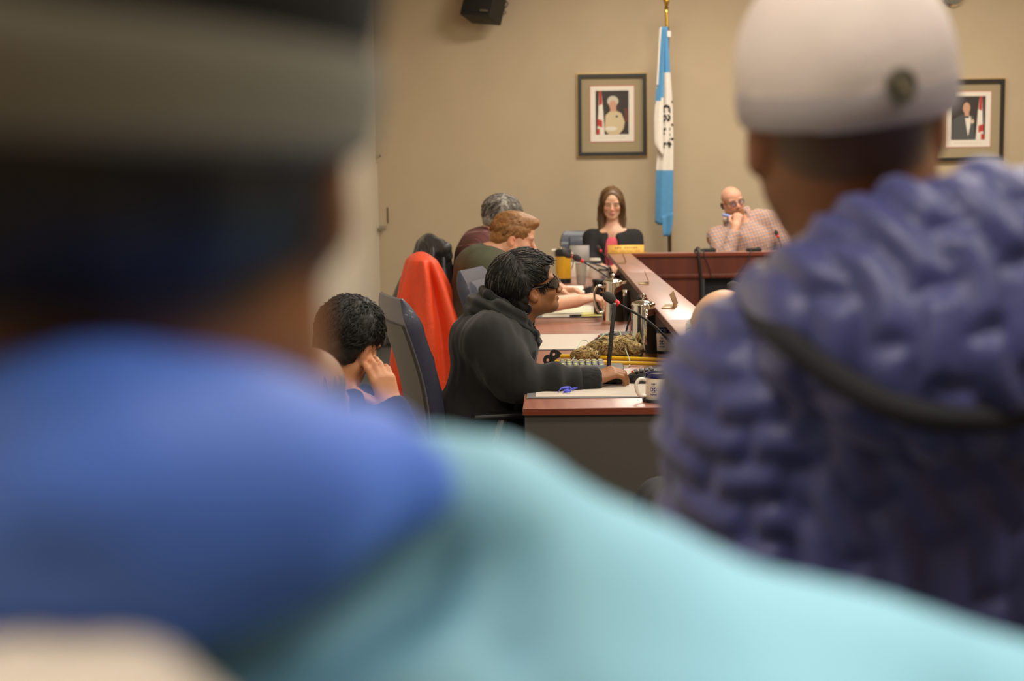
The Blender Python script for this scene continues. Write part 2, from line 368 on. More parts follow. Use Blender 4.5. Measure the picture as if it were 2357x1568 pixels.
# head table, across the far end
FX = DL(s_face, tr, 0); head = thing('head_table', 'cherry wood head table facing the room with panelled front', 'desk', (2.4, FX[1]+.3, 0))
yf = FX[1]; xl = DL(s_face, tl, 0)[0]; xr = 4.4
MB().box(((xl+xr)/2, yf+.085, LZ-.014), (xr-xl, .17, .028), bevel=.003).obj('ledge', m_top, head)
MB().box(((xl+xr)/2+.04, yf-.001, LZ-.014), (xr-xl-.1, .003, .024)).obj('ledge_edge', M('cherry_lip', (130, 58, 34), .35, coat=.3), head)
zt = float(S(1560, 642, yf)[2])
MB().box(((xl+xr)/2+.08, yf+.025, (LZ-.028+zt)/2), (xr-xl-.16, .02, LZ-.028-zt)).obj('upper_panel', m_front, head)
MB().box(((xl+xr)/2+.08, yf+.018, zt+.018), (xr-xl-.16, .03, .036), bevel=.006).obj('rail', m_front, head)
xo = float(S(1611, 660, yf)[0])
MB().box(((xl+.16+xo)/2, yf+.03, zt/2), (xo-xl-.16, .02, zt-.002)).obj('lower_panel', m_front, head)
MB().box((xo+.02, yf+.06, zt/2), (.035, .1, zt-.002)).obj('panel_post', M('cable_grey', (58, 60, 62), .5), head)
MB().box(((xo+.04+xr)/2, yf+.12, zt/2), (xr-xo-.04, .02, zt-.002)).obj('recessed_panel', M('charcoal_cloth_panel', (52, 54, 56), .8, var=.15, vs=400), head)
MB().box(((tr+.9+xr)/2+.0, yf+.43, DZ-.012), (xr-tr-.9, .56, .024), bevel=.003).obj('worktop', m_top, head)
MB().box((xr-.02, yf+.4, DZ/2-.012), (.03, .55, DZ-.024)).obj('end_panel', m_grey, head)
# cables over the front of the head table
m_cable = M('black_cable', (32, 31, 31), .5)
def cable(pts, r, label): 
    return MB().tube(spline(pts, 8), r, 8).obj('cable', m_cable, label=label, cat='cable')
def yfp(px, py, dy=-.012): return S(px, py, yf+dy)
cable([S(1600, 577, yf+.1), S(1606, 574, yf+.02), yfp(1608, 592), yfp(1613, 640), yfp(1614, 700), yfp(1612, 760)], .011, 'thick black cable bundle hanging down the head table front')
cable([S(1612, 577, yf+.1), S(1618, 575, yf+.02), yfp(1622, 590), yfp(1632, 615), yfp(1638, 641)], .004, 'thin black cable falling right of the thick bundle')
cable([S(1738, 578, yf+.1), S(1728, 578, yf+.01), yfp(1724, 595), yfp(1708, 622), yfp(1692, 642)], .004, 'thin black cable slanting left below the plaid shirt man')
cable([S(1597, 582, yf+.13), S(1604, 570, yf+.06), S(1614, 575, yf+.02), S(1610, 584, yf-.008), S(1598, 580, yf+.01), S(1603, 571, yf+.05)], .004, 'coiled black cable loop on the head table ledge')
for (px, lab, wd) in ((1632, 'flat black box on the ledge beside the cable coil', .1), (1735, 'flat black box on the ledge in front of the plaid shirt', .11)):
    p = S(px, 581, yf+.09); p[2] = LZ; t = thing('cable_box', lab, 'box', p)
    MB().box(p+A3((0, 0, .013)), (wd, .06, .026), bevel=.006).obj('case', m_black, t); MB().box(p+A3((wd*.3, 0, .029)), (.02, .03, .006), bevel=.002).obj('switch', m_black, t)
# ================================================================== THINGS ON THE BACK WALL
m_fr = M('black_frame', (40, 38, 34), .4); m_gold = M('gold_trim', (196, 164, 104), .35, .7); m_mat = M('olive_mat_board', (166, 150, 118), .9)
m_white = M('print_white', (238, 228, 212), .7); m_red = M('print_red', (190, 64, 48), .7)
P_ = {k: M('print_'+k, c, .7) for k, c in dict(bg=(62, 54, 50), cream=(212, 192, 152), hair=(205, 196, 172), face=(206, 158, 128), glove=(232, 222, 204), dark=(30, 28, 30), grey=(84, 84, 82), pink=(205, 120, 108), brown=(104, 60, 46)).items()}
def picture(x0, y0, x1, y1, label, man):
    tl_, br = S(x0, y0, YB-.03), S(x1, y1, YB-.03); c = (tl_+br)/2; W, H = br[0]-tl_[0], tl_[2]-br[2]; c[1] = YB
    t = thing('framed_portrait', label, 'picture', (c[0], YB, br[2]))
    def fr(mb, w_, h_, b_, d0, d1):
        for sx in (-1, 1): mb.box((c[0]+sx*(w_-b_)/2, YB-(d0+d1)/2, c[2]), (b_, d1-d0, h_))
        for sz in (-1, 1): mb.box((c[0], YB-(d0+d1)/2, c[2]+sz*(h_-b_)/2), (w_-2*b_, d1-d0, b_))
        return mb
    fr(MB(), W, H, .012, 0, .026).obj('gold_edge', m_gold, t); fr(MB(), W-.016, H-.016, .034, .0, .036).obj('frame', m_fr, t)
    MB().box((c[0], YB-.008, c[2]), (W-.05, .014, H-.05)).obj('mat_board', m_mat, t)
    pw, ph = W*.615, H*.66
    MB().box((c[0], YB-.0165, c[2]+.01), (pw+.012, .003, ph+.012)).obj('red_line', P_['pink'], t)
    MB().box((c[0], YB-.0185, c[2]+.01), (pw, .003, ph)).obj('print_margin', m_white, t)
    iw, ih = pw*.76, ph*.79; ic = A3((c[0], YB-.0205, c[2]+.01+ph*.025)); s_ = -1 if man else 1
    pr = MB(); lay = [0]
    def poly(pts, mi):
        lay[0] += 1; q = [(s_*(u-.5)*iw, (.5-v)*ih) for (u, v) in pts]
        pr.prism(q, (1, 0, 0), (0, 0, 1), (0, -1, 0), .0004, ic+A3((0, -.0004*lay[0], 0)), mi)
    def oval(u, v, ru, rv, mi): poly([(u+ru*math.cos(a), v+rv*math.sin(a)) for a in np.linspace(0, 2*math.pi, 18, endpoint=False)], mi)
    keys = list(P_); mats = [P_[k] for k in keys]+[m_red, m_white]; K = lambda k: keys.index(k); RED, WH = len(keys), len(keys)+1
    poly([(0, 0), (1, 0), (1, 1), (0, 1)], K('bg'))
    poly([(.1, 0), (.17, 0), (.22, .35), (.27, 1), (.04, 1), (.08, .5)], WH); poly([(.1, 0), (.17, 0), (.2, .3), (.1, .34)], RED); poly([(.05, .64), (.2, .68), (.2, .84), (.05, .8)], RED); poly([(.03, .88), (.12, .86), (.12, 1), (.03, 1)], RED)
    if not man:
        poly([(.86, .4), (.97, .42), (.98, .72), (.88, .7)], K('brown'))
        poly([(.3, .56), (.44, .47), (.62, .46), (.78, .52), (.88, .72), (.84, .88), (.7, 1), (.4, 1), (.27, .9), (.28, .75)], K('cream'))
        poly([(.44, .36), (.62, .36), (.63, .48), (.44, .48)], K('face')); oval(.52, .24, .17, .12, K('hair')); oval(.52, .33, .11, .11, K('face'))
        oval(.46, .87, .19, .05, K('glove')); poly([(.6, .57), (.68, .57), (.66, .61), (.62, .61)], K('dark'))
    else:
        poly([(.35, .46), (.55, .4), (.75, .44), (.98, .55), (1, 1), (.3, 1)], K('grey')); poly([(.42, .48), (.5, .44), (.6, .5), (.5, .92), (.44, .7)], WH)
        poly([(.48, .36), (.62, .36), (.6, .46), (.48, .46)], K('face')); oval(.56, .27, .11, .13, K('face')); poly([(.48, .46), (.6, .46), (.6, .5), (.48, .5)], K('dark')); oval(.38, .58, .05, .05, K('cream'))
    pr.obj('portrait_print', mats, t)
    tx = MB(); 
    for i in range(9): tx.box((c[0]+(i-4)*pw*.07, YB-.0203, c[2]+.01-ph*.43), (pw*.05, .0006, .004))
    tx.obj('caption_line', M('caption_ink', (196, 180, 150), .8), t)
picture(1327, 169, 1491, 360, 'black framed portrait of a person in a cream dress left of the flag', False)
picture(2147, 182, 2311, 372, 'black framed portrait of a person in a dark suit at the right edge', True)
# flag on a pole
m_blue = M('flag_blue', (84, 148, 194), .8, var=.05, vs=30, sheen=.3); m_fw = M('flag_white', (232, 222, 208), .8, var=.03, vs=30, sheen=.3); m_ink = M('flag_black', (34, 32, 34), .8)
YF = 12.55; pb = S(1541.5, 585, YF); pt = S(1534, 6, YF); pdir = unit(pt-pb)
flag = thing('flagpole', 'blue and white city flag hanging on an indoor pole behind the head table', 'flag', (pb[0], YF, 0))
foot = pb-pdir*(pb[2]/pdir[2])
MB().tube([foot, foot+pdir*1.2, S(1535.5, 62, YF)], .017, 12).obj('pole', M('dark_pole_wood', (72, 52, 28), .4), flag)
m_brass = M('brass', (206, 166, 70), .25, 1.0)
MB().tube([S(1535.5, 64, YF), S(1534, 28, YF)], .014, 12).obj('ferrule', m_brass, flag)
MB().lathe([(.0, 0), (.016, .0), (.012, .02), (.022, .035), (.012, .05), (.02, .07), (.028, .1), (.01, .16), (0, .18)], S(1534, 28, YF), 16).obj('finial', m_brass, flag)
MB().lathe([(.0, 0), (.16, 0), (.16, .025), (.1, .04), (.03, .06), (.03, .14), (0, .14)], foot, 24).obj('base', m_brass, flag)
def edge_fn(tab): ys = [t_[0] for t_ in tab]; xs = [t_[1] for t_ in tab]; return lambda y: float(np.interp(y, ys, xs))
lA = edge_fn([(62, 1524), (168, 1522), (235, 1521), (300, 1518), (388, 1510), (430, 1509), (515, 1507.5)]); rA = edge_fn([(62, 1537), (168, 1543), (240, 1548), (330, 1550), (515, 1549)])
def layA(u, v):
    y = 62+(512-62)*v; x = lA(y)+(rA(y)-lA(y))*u; return S(x, y+6*math.sin(u*5)*(v > .97), YF-.045+.016*math.sin(u*7+v*2)*min(1, v*3))
fl = MB(); fl.grid(layA, 16, 60, lambda u, v: 0 if (62+450*v) < 170 or (62+450*v) > 390 else 1)
lB = edge_fn([(62, 1521), (120, 1516), (200, 1511), (270, 1505.5), (330, 1506), (340, 1510), (358, 1524)]); rB = edge_fn([(62, 1530), (165, 1528), (240, 1527), (330, 1527), (358, 1527)])
def layB(u, v):
    y = 62+(358-62)*v; x = lB(y)+(rB(y)-lB(y))*u; return S(x, y, YF-.075+.01*math.sin(u*4+v*3)-.004*u)
fl.grid(layB, 10, 40, lambda u, v: 0 if (62+296*v) < 238-14*u and u > .2*(1-v*1.6) else 1)
def layC(u, v):
    y = 498+46*v; x = 1523+4*v+(1549-1523)*u*(1-.45*v*v); return S(x, y-10*u*(1-v), YF-.07+.012*math.sin(u*5))
fl.grid(layC, 8, 8, 0); fl.obj('cloth', [m_blue, m_fw], flag, solid=.003)
cu = bpy.data.curves.new('txt', 'FONT'); cu.body = 'Iqaluit'; cu.size = 1.0; cu.offset = .018; to = bpy.data.objects.new('txt', cu); C.objects.link(to)
bpy.context.view_layer.update(); tm = bpy.data.meshes.new_from_object(to.evaluated_get(bpy.context.evaluated_depsgraph_get())); bpy.data.objects.remove(to)
co = A3([v.co[:] for v in tm.vertices]); wmax = co[:, 0].max(); tx = MB(); px_per = 112/wmax
def flagpt(a, b):                              # text runs down the cloth, tops of letters to the right
    y = 229+a*px_per; x = 1525.5+b*px_per*.82; u = np.clip((x-lA(y))/(rA(y)-lA(y)), 0, 1); p = layA(u, (y-62)/450); return p+A3((0, -.006, 0))
tx.add([flagpt(q[0], q[1]) for q in co], [list(p.vertices) for p in tm.polygons]); tx.obj('lettering', m_ink, flag)
MB().tube([S(1520, 64, YF-.085), S(1517, 120, YF-.085), S(1513, 195, YF-.085)], .008, 8).obj('header_tape', m_fw, flag)
MB().box(S(1540, 78, YF-.05), (.03, .002, .05)).obj('care_tag', m_fw, flag)
# loudspeaker at the top of the wall
sp = S(1113, 14, YB-.22); t = thing('loudspeaker', 'black loudspeaker mounted high on the back wall left of the portraits', 'speaker', sp)
Rs = rotz(math.radians(-28)) @ roty(math.radians(8)) @ rotx(math.radians(-14))
MB(Rs, sp).box((0, 0, .06), (.3, .24, .38), bevel=.012).obj('cabinet', M('speaker_black', (28, 27, 24), .55), t)
MB(Rs, sp).box((0, -.124, .07), (.27, .012, .34), bevel=.004).obj('grille', M('speaker_grille', (34, 33, 29), .9, bump=.5, bs=900), t)
MB(Rs, sp).box((.09, -.131, -.08), (.08, .003, .012)).obj('badge', M('badge_grey', (120, 112, 96), .5), t)
MB().lathe([(.0, -.03), (.03, -.025), (.04, 0), (.03, .025), (0, .03)], S(1112, 44, YB-.2), 16).obj('mount_ball', m_black, t)
MB().tube([S(1112, 44, YB-.2), S(1113, 40, YB-.005)], .02, 10).obj('wall_arm', m_black, t)
MB().tube(spline([S(1152, -4, YB-.15), S(1168, 6, YB-.1), S(1166, 14, YB-.1), S(1160, 22, YB-.12), S(1164, 30, YB-.12), S(1156, 34, YB-.15)], 6), .005, 6).obj('wire', m_cable, t)
# round fixture cut by the top edge
rp = S(2195, -12, YB-.03); t = thing('round_fixture', 'silver rimmed round fixture on the wall at the top right edge', 'fixture', rp)
MB().lathe([(.0, .0), (.1, 0), (.11, .02), (.09, .045), (.085, .02), (0, .018)], rp+A3((0, .03, 0)), 36, R=Ry).obj('rim', m_chrome, t)
MB().lathe([(.0, .0), (.084, .0), (.06, .03), (0, .045)], rp+A3((0, .012, 0)), 36, R=Ry).obj('lens', M('fixture_glass', (150, 150, 138), .1, .2), t)
# ================================================================== CHAIRS
m_navy = M('navy_leather', (52, 54, 72), .4, var=.08, vs=60, bump=.25, bs=420, coat=.1); m_shell = M('chair_shell', (66, 64, 60), .5, var=.06, vs=40, bump=.15, bs=700)
m_pipe = M('chair_piping', (92, 92, 104), .4)
BACK = [(-.20, .47), (-.215, .56), (-.225, .66), (-.245, .78), (-.285, .92), (-.335, 1.06)]
def office_chair(px, py, d, yaw, label, top=1.06, width=.46, ribs=5, shell=m_shell, lea=m_navy, name='office_chair', fab=None):
    """px, py, d: where the middle of the backrest's top edge is seen"""
    R = rotz(yaw); k = top/1.06; tp = S(px, py, d); base = tp - R @ A3((BACK[-1][0], 0, 0)); base[2] = 0
    t = thing(name, label, 'chair', base, 'office chairs around the council desk')
    prof = spline([(x, 0, .47+(z-.47)*(tp[2]-.47)/.59) for (x, z) in BACK], 5)
    tg = np.gradient(prof, axis=0); tg /= np.linalg.norm(tg, axis=1, keepdims=True); nm = np.stack([tg[:, 2], 0*tg[:, 0], -tg[:, 0]], 1)
    def slab(t0, t1, w0, i0=0, i1=None, rnd=True):
        rings = []; i1 = len(prof) if i1 is None else i1
        for i in range(i0, i1):
            f = i/(len(prof)-1); w_ = w0*(.86+.14*math.sin(min(1, f*1.4)*math.pi/2)); 
            if rnd and i1 == len(prof) and i > i1-4: w_ *= (1, .97, .92, .82)[i-(i1-4)]
            tk = (1, .9, .62, .2)[max(0, i-(i1-4))] if rnd and i1 == len(prof) else 1; mid = prof[i]+nm[i]*(t0+t1)/2; a, b = mid+nm[i]*(t0-t1)/2*tk, mid+nm[i]*(t1-t0)/2*tk
            m_ = (a+b)/2
            ring = []
            for (side, pos) in ((-1, a), (-1, m_), (-1, b), (-.6, b), (0, b), (.6, b), (1, b), (1, m_), (1, a), (.6, a), (0, a), (-.6, a)):
                yy = side*w_/2*(1.0 if abs(side) < 1 else (.965 if pos is not m_ else 1.0)); ring.append(pos+A3((0, yy, 0))+nm[i]*(.007*(yy/(w_/2))**2))
            rings.append(ring)
        return rings
    MB(R, base).loft(slab(-.03, -.014, width*.84, 0, len(prof)-3, False)).obj('back_shell', shell, t)
    bk = MB(R, base).loft(slab(-.022, .03, width+.01)).obj('backrest', lea, t)
    n = len(prof); 
    for r in range(ribs):
        i0 = int(round(3+(n-6)*r/ribs)); i1 = int(round(3+(n-6)*(r+1)/ribs))
        seg = prof[i0:i1+1]; rings = []
        for j, q in enumerate(seg):
            f = j/(len(seg)-1); th = .036+.022*math.sin(math.pi*min(.985, max(.015, f)))**.5; w_ = width*.72; nn = nm[i0+j]
            rings.append([q+nn*.03+A3((0, -w_/2, 0)), q+nn*th*.92+A3((0, -w_/2+.012, 0)), q+nn*th+A3((0, -w_*.25, 0)), q+nn*th+A3((0, w_*.25, 0)), q+nn*th*.92+A3((0, w_/2-.012, 0)), q+nn*.03+A3((0, w_/2, 0))])
        MB(R, base).loft(rings).obj('pad', lea, bk)
    for sd in (-1, 1): MB(R, base).tube([q+nn*.03+A3((0, sd*(width*.46-.004), 0)) for q, nn in zip(prof[2:-3], nm[2:-3])], .0045, 6).obj('piping', m_pipe, bk)
    MB(R, base).box((.04, 0, .455), (.48, .48, .09), bevel=.035, seg=3).obj('seat', lea, t)
    for sd in (-1, 1):
        ar = MB(R, base).box((.02, sd*.29, .655), (.26, .055, .025), bevel=.011).obj('armrest', m_black, t)
        MB(R, base).tube([(.0, sd*.29, .65), (-.03, sd*.29, .55), (.0, sd*.27, .44), (.0, sd*.2, .41)], .015, 8).obj('arm_support', m_steel, ar)
    MB(R, base).tube([(0, 0, .41), (0, 0, .1)], .028, 12).obj('post', m_black, t)
    bs = MB(R, base); 
    for i in range(5):
        a = i*2*math.pi/5+.3; MB(R, base).tube([(0, 0, .11), (.15*math.cos(a), .15*math.sin(a), .1), (.29*math.cos(a), .29*math.sin(a), .075)], [.028, .022, .016], 8).obj('base_arm', m_black, t)
        MB(R, base).lathe([(0, -.012), (.028, -.012), (.028, .012), (0, .012)], (.29*math.cos(a), .29*math.sin(a), .028), 12, R=rotz(a) @ rotx(math.pi/2)).obj('caster', m_black, t)
    return t, base, R
office_chair(893, 683, 5.0, math.radians(16), 'navy leather office chair with grey shell back behind the black hoodie man', 1.06)
office_chair(1078, 620, 6.3, math.radians(-14), 'empty navy ribbed office chair beside the orange jacket', 1.08)
_, cb_o, cR_o = office_chair(960, 622, 7.4, math.radians(8), 'navy office chair hidden under the draped orange jacket', 1.05, width=.38)
_, cb_k, cR_k = office_chair(982, 572, 8.8, math.radians(8), 'navy office chair hidden under the draped black leather jacket', 1.09, width=.38)
office_chair(1352, 532, 12.0, math.radians(-88), 'navy ribbed office chair behind the woman in the black blazer', 1.08)
office_chair(1735, 500, 11.95, math.radians(-82), 'black mesh office chair behind the man in the plaid shirt', 1.06, width=.56, lea=m_black, shell=m_black)
def draped(name, label, px, rows, yaw, depth, mat, folds, seed):
    """garment hung over a chair back; rows = (pixel y, pixel left, pixel right, half width along the chair back)"""
    rings = []; nn = 72; th = np.linspace(0, 2*math.pi, nn, endpoint=False); H = len(rows)
    P0 = None; R = rotz(yaw); lst = []
    for (y, x0, x1, hw) in rows: lst.append((S((x0+x1)/2, y, depth), (S(x1, y, depth)-S(x0, y, depth))[0]/2, hw))
    key = spline([(*c, a, b) for (c, a, b) in lst], 6); t = thing(name, label, 'jacket', (key[-1][0], key[-1][1], key[-1][2]))
    for i, kx in enumerate(key):
        c, a, b = kx[:3], kx[3], kx[4]; f = i/(len(key)-1); amp = .012+.034*f; rr = []
        for q in th:
            e = 2.6; cx_, sy_ = math.cos(q), math.sin(q); m_ = (abs(cx_)**e+abs(sy_)**e)**(-1/e)
            fold = 1+amp/max(a, .05)*.6*(math.sin(folds*q+seed+f*1.6)+.5*math.sin((folds*2-3)*q+seed*2-f*2.2))*min(1, f*3)
            p = R @ A3((cx_*m_*a*fold, sy_*m_*b*fold, 0)); z = .014*math.sin(3*q+seed)*f
            rr.append(c+p+A3((0, 0, z)))
        rings.append(rr)
    top = key[0][:3]; r0 = A3(rings[0]); cap = [[top+(p-top)*s_+A3((0, 0, .03*(1-s_*s_))) for p in r0] for s_ in (.02, .35, .7, .9)]
    mb = MB().loft(cap+rings, cap=False); return t, mb, key
m_or = M('orange_nylon', (226, 72, 28), .62, var=.05, vs=25, bump=.5, bs=40)
t, mb, key = draped('orange_jacket', 'bright orange jacket draped over a chair back', 970, [(594, 942, 996, .2), (604, 938, 1004, .24), (650, 929, 1024, .26), (700, 919, 1043, .28), (760, 912, 1062, .3), (830, 908, 1072, .31), (900, 905, 1080, .32)], math.radians(8), 7.4, m_or, 7, .6)
mb.obj('shell', m_or, t, solid=.006, sharp=0)
m_lea = M('black_leather_jacket', (46, 45, 46), .38, var=.2, vs=30, bump=.6, bs=38)
t, mb, key = draped('black_jacket', 'black leather jacket draped over a chair behind the orange one', 990, [(549, 968, 1008, .16), (556, 961, 1020, .2), (580, 955, 1027, .24), (615, 940, 1031, .26), (660, 922, 1040, .28), (720, 905, 1050, .3), (790, 900, 1055, .3)], math.radians(8), 8.8, m_lea, 8, 2.1)
mb.obj('shell', m_lea, t, solid=.006, sharp=0)
sl = SDF(.012); sl.chain([S(1000, 556, 8.6), S(1022, 572, 8.58), S(1026, 590, 8.6), S(1010, 610, 8.62)], [.03, .04, .035, .03], .03); sl.chain([S(985, 552, 8.62), S(998, 580, 8.58), S(1000, 620, 8.6)], [.03, .03, .035], .03)
sl.build().disp(lambda P: .008*nz(P, 60, 2)); sl.obj('sleeve', m_lea, t)
# ================================================================== THINGS ON THE DESK
m_pad = M('desk_pad_grey', (112, 112, 110), .6); m_sheet = M('blotter_sheet', (200, 188, 172), .75, var=.015, vs=8)
def desk_pad(s0, s1, t0, t1, label):
    t = thing('desk_pad', label, 'desk pad', DL((s0+s1)/2, (t0+t1)/2, DZ), 'desk pads along the council desk')
    dbox(MB(), s0, s1, t0, t1, DZ+.0005, DZ+.004, .0015).obj('base', m_pad, t); dbox(MB(), s0+.018, s1-.018, t0+.03, t1-.018, DZ+.004, DZ+.0052).obj('paper_sheet', m_sheet, t)
    return t
def dst(px, py, z=DZ): return DT(Z(px, py, z))
sA = dst(1300, 918)[0]; sB = dst(1300, 807)[0]; sC = dst(1300, 732)[0]; t0 = dst(1212, 917)[1]
desk_pad(sA, sA+.68, t0, t0+.5, 'cream blotter in grey desk pad under the hoodie man arm')
desk_pad(sB, sB+.66, t0, t0+.5, 'empty cream blotter in grey desk pad beyond the camouflage mitts')
desk_pad(sC, sC+.7, t0, t0+.5, 'cream blotter under the bare forearm of the red haired man')
ZP = DZ+.0052
# silver coffee pots
def coffee_pot(p, label, yaw, s=1.0):
    t = thing('coffee_pot', label, 'coffee pot', p, 'silver coffee pots'); R = rotz(yaw)*s
    MB(R, p).lathe([(.0, .0), (.052, .0), (.055, .006), (.0535, .02), (.0515, .08), (.0475, .15), (.044, .196), (.0, .196)], n=40).obj('body', m_chrome, t)
    lid = MB(R, p).lathe([(.0, .196), (.047, .196), (.0475, .201), (.044, .207), (.03, .213), (.012, .217), (.0, .217)], n=36).obj('lid', m_chrome, t)
    MB(R, p).lathe([(.0, .215), (.006, .215), (.005, .224), (.012, .229), (.0125, .236), (.006, .241), (0, .242)], n=20).obj('knob', m_chrome, lid)
    MB(R, p).tube(spline([(-.046, 0, .178), (-.075, 0, .182), (-.09, 0, .15), (-.088, 0, .1), (-.072, 0, .06), (-.05, 0, .055)], 6), .006, 10).obj('handle', m_chrome, t)
    sp_ = MB(R, p); sp_.loft([[(.03, -.016, .165), (.062, 0, .19), (.03, .016, .165), (.03, 0, .15)], [(.035, -.012, .2), (.068, 0, .205), (.035, .012, .2), (.034, 0, .199)]]).obj('spout', m_chrome, t)
def onz(px, py, z=DZ): return Z(px, py, z)
coffee_pot(onz(1481, 820), 'tall silver coffee pot nearest, right of the laptop screen', math.radians(93), 1.06)
coffee_pot(onz(1411, 745), 'tall silver coffee pot with side handle beside the black tumbler', math.radians(8), 1.06)
# dark glass jar behind
p = onz(1441, 738); t = thing('glass_jar', 'dark glass shaker with metal cap between the two silver pots', 'jar', p)
MB(o=p).lathe([(0, 0), (.03, 0), (.031, .01), (.024, .12), (.022, .13), (0, .13)], n=24).obj('body', M('smoked_glass', (40, 34, 30), .08, coat=.6), t)
MB(o=p).lathe([(0, .13), (.021, .13), (.022, .145), (.016, .16), (0, .162)], n=24).obj('cap', m_chrome, t)
# white mugs with navy band and emblem
m_cer = M('white_ceramic', (232, 224, 208), .2, coat=.5); m_nvb = M('mug_navy', (28, 32, 92), .25, coat=.4); m_logo = M('emblem_blue', (40, 52, 120), .4)
def cyl_decal(R, p, r, shapes, name, m, parent):
    """flat marks laid on a round side; shapes are polygons in (arc metres, height metres) around angle 0"""
    mb = MB(R, p)
    for q in shapes: mb.add([((r+.0006)*math.cos(a/r), (r+.0006)*math.sin(a/r), z) for (a, z) in q], [tuple(range(len(q)))])
    return mb.obj(name, m, parent)
def emblem(cz, s):
    sh = []
    for k in range(4):                       # four leaf shapes around a circle
        a0 = math.pi/4+k*math.pi/2
        sh.append([(s*(.36*math.cos(a0)+.26*math.cos(b)*math.cos(a0)-.17*math.sin(b)*math.sin(a0)), cz+s*(.36*math.sin(a0)+.26*math.cos(b)*math.sin(a0)+.17*math.sin(b)*math.cos(a0))) for b in np.linspace(0, 2*math.pi, 10, endpoint=False)])
    for k in range(8):
        a0, a1 = k*math.pi/4+.08, (k+1)*math.pi/4-.08; sh.append([(s*r_*math.cos(q), cz+s*r_*math.sin(q)) for (r_, q) in ((.72, a0), (.72, a1), (.84, a1), (.84, a0))])
    for row, n_ in ((1.25, 3), (-1.3, 5)):   # syllabic style marks above and letters below
        for i in range(n_):
            x = (i-(n_-1)/2)*.36*s; y = cz+row*s; q = .13*s
            sh.append([(x-q, y-.22*s), (x-q*.3, y-.22*s), (x-q*.3, y+.22*s), (x-q, y+.22*s)]); sh.append([(x-q*.3, y+.06*s), (x+q, y+.06*s), (x+q, y+.22*s), (x-q*.3, y+.22*s)])
            if i % 2: sh.append([(x+q*.4, y-.22*s), (x+q, y-.22*s), (x+q, y+.1*s), (x+q*.4, y+.1*s)])
    return sh
def mug(p, label, hyaw, lyaw, s=1.0):
    t = thing('mug', label, 'mug', p, 'white emblem mugs'); R = rotz(hyaw)*s
    co_ = MB(o=p).lathe([(0, 0), (.048, 0), (.05, .004), (.05, .011), (.046, .011), (.045, .006), (0, .006)], n=32).obj('coaster', M('black_rubber', (22, 22, 24), .6), t)
    q = p+A3((0, 0, .0065))
    bd = MB(R, q).lathe([(0, 0), (.039, 0), (.041, .003), (.0405, .072), (.0405, .088), (.0375, .088), (.0375, .01), (0, .008)], n=40).obj('body', m_cer, t)
    MB(R, q).lathe([(.0411, .074), (.0413, .076), (.0413, .089), (.0405, .0905), (.037, .0905), (.0368, .084)], n=40, cap=False).obj('rim_band', m_nvb, bd)
    MB(R, q).tube(spline([(.038, 0, .066), (.06, 0, .07), (.073, 0, .055), (.072, 0, .035), (.06, 0, .016), (.038, 0, .014)], 6), .0062, 12).obj('handle', m_cer, t)
    cyl_decal(rotz(lyaw)*s, q, .0412, emblem(.038, .0135), 'emblem', m_logo, bd)
mug(onz(1514, 924), 'white mug with navy rim on black coaster at the near desk edge', math.radians(190), math.radians(-116), .97)
mug(onz(1532, 812), 'white mug with navy rim behind the near gooseneck microphone', math.radians(60), math.radians(-118), 1.06)
# black tumbler with small flowers
p = onz(1379, 727); t = thing('tumbler', 'tall black travel tumbler with small flower print beside silver pot', 'tumbler', p)
m_tum = ramp_mat('tumbler_print', [(0, (18, 18, 18)), (.58, (18, 18, 18)), (.66, (96, 92, 66)), (.72, (140, 120, 84)), (.8, (40, 40, 34))], 90, .3, detail=3)
tb = MB(o=p).lathe([(0, 0), (.027, 0), (.028, .004), (.032, .09), (.0345, .185), (.0, .185)], n=32).obj('body', M('tumbler_black', (20, 20, 21), .3, coat=.3), t)
MB(o=p).lathe([(.0272, .002), (.0284, .006), (.0312, .075)], n=32, cap=False).obj('flower_band', m_tum, tb)
MB(o=p).lathe([(0, .185), (.036, .184), (.0365, .192), (.033, .198), (0, .198)], n=32).obj('lid', m_black, t)
cyl_decal(rotz(math.radians(-75)), p, .0335, [[(.004*math.cos(a)-.004, .14+.004*math.sin(a)) for a in np.linspace(0, 6.28, 8)]], 'flower', M('purple_dot', (110, 60, 150), .5), tb)
cyl_decal(rotz(math.radians(-75)), p, .0335, [[(.004*math.cos(a)+.002, .131+.004*math.sin(a)) for a in np.linspace(0, 6.28, 8)]], 'flower', M('orange_dot', (200, 140, 60), .5), tb)
# yellow and black flask with a silver pot behind it
p = onz(1297, 652); t = thing('vacuum_flask', 'yellow vacuum flask with black lid and base', 'flask', p)
kq = np.linalg.norm(p-CAM)/F
def rq(px): return px*kq
MB(o=p).lathe([(0, 0), (rq(16), 0), (rq(17.5), .005), (rq(18), rq(11)), (0, rq(11))], n=32).obj('base', m_black, t)
MB(o=p).lathe([(rq(17.6), rq(11)), (rq(18), rq(14)), (rq(18), rq(60)), (rq(17.6), rq(63))], n=32, cap=True).obj('body', M('flask_yellow', (214, 162, 34), .3, coat=.3), t)
MB(o=p).lathe([(rq(18.6), rq(62)), (rq(19), rq(66)), (rq(19), rq(75)), (rq(17), rq(78)), (0, rq(79))], n=32).obj('lid', m_black, t)
MB(o=p).tube([(rq(-26), 0, rq(75)), (rq(-15), 0, rq(76))], rq(3), 8).obj('lever', m_white, t)
coffee_pot(onz(1291, 640)+A3((0, 0, .0)), 'silver coffee pot half hidden behind the yellow flask', math.radians(180), 1.08)
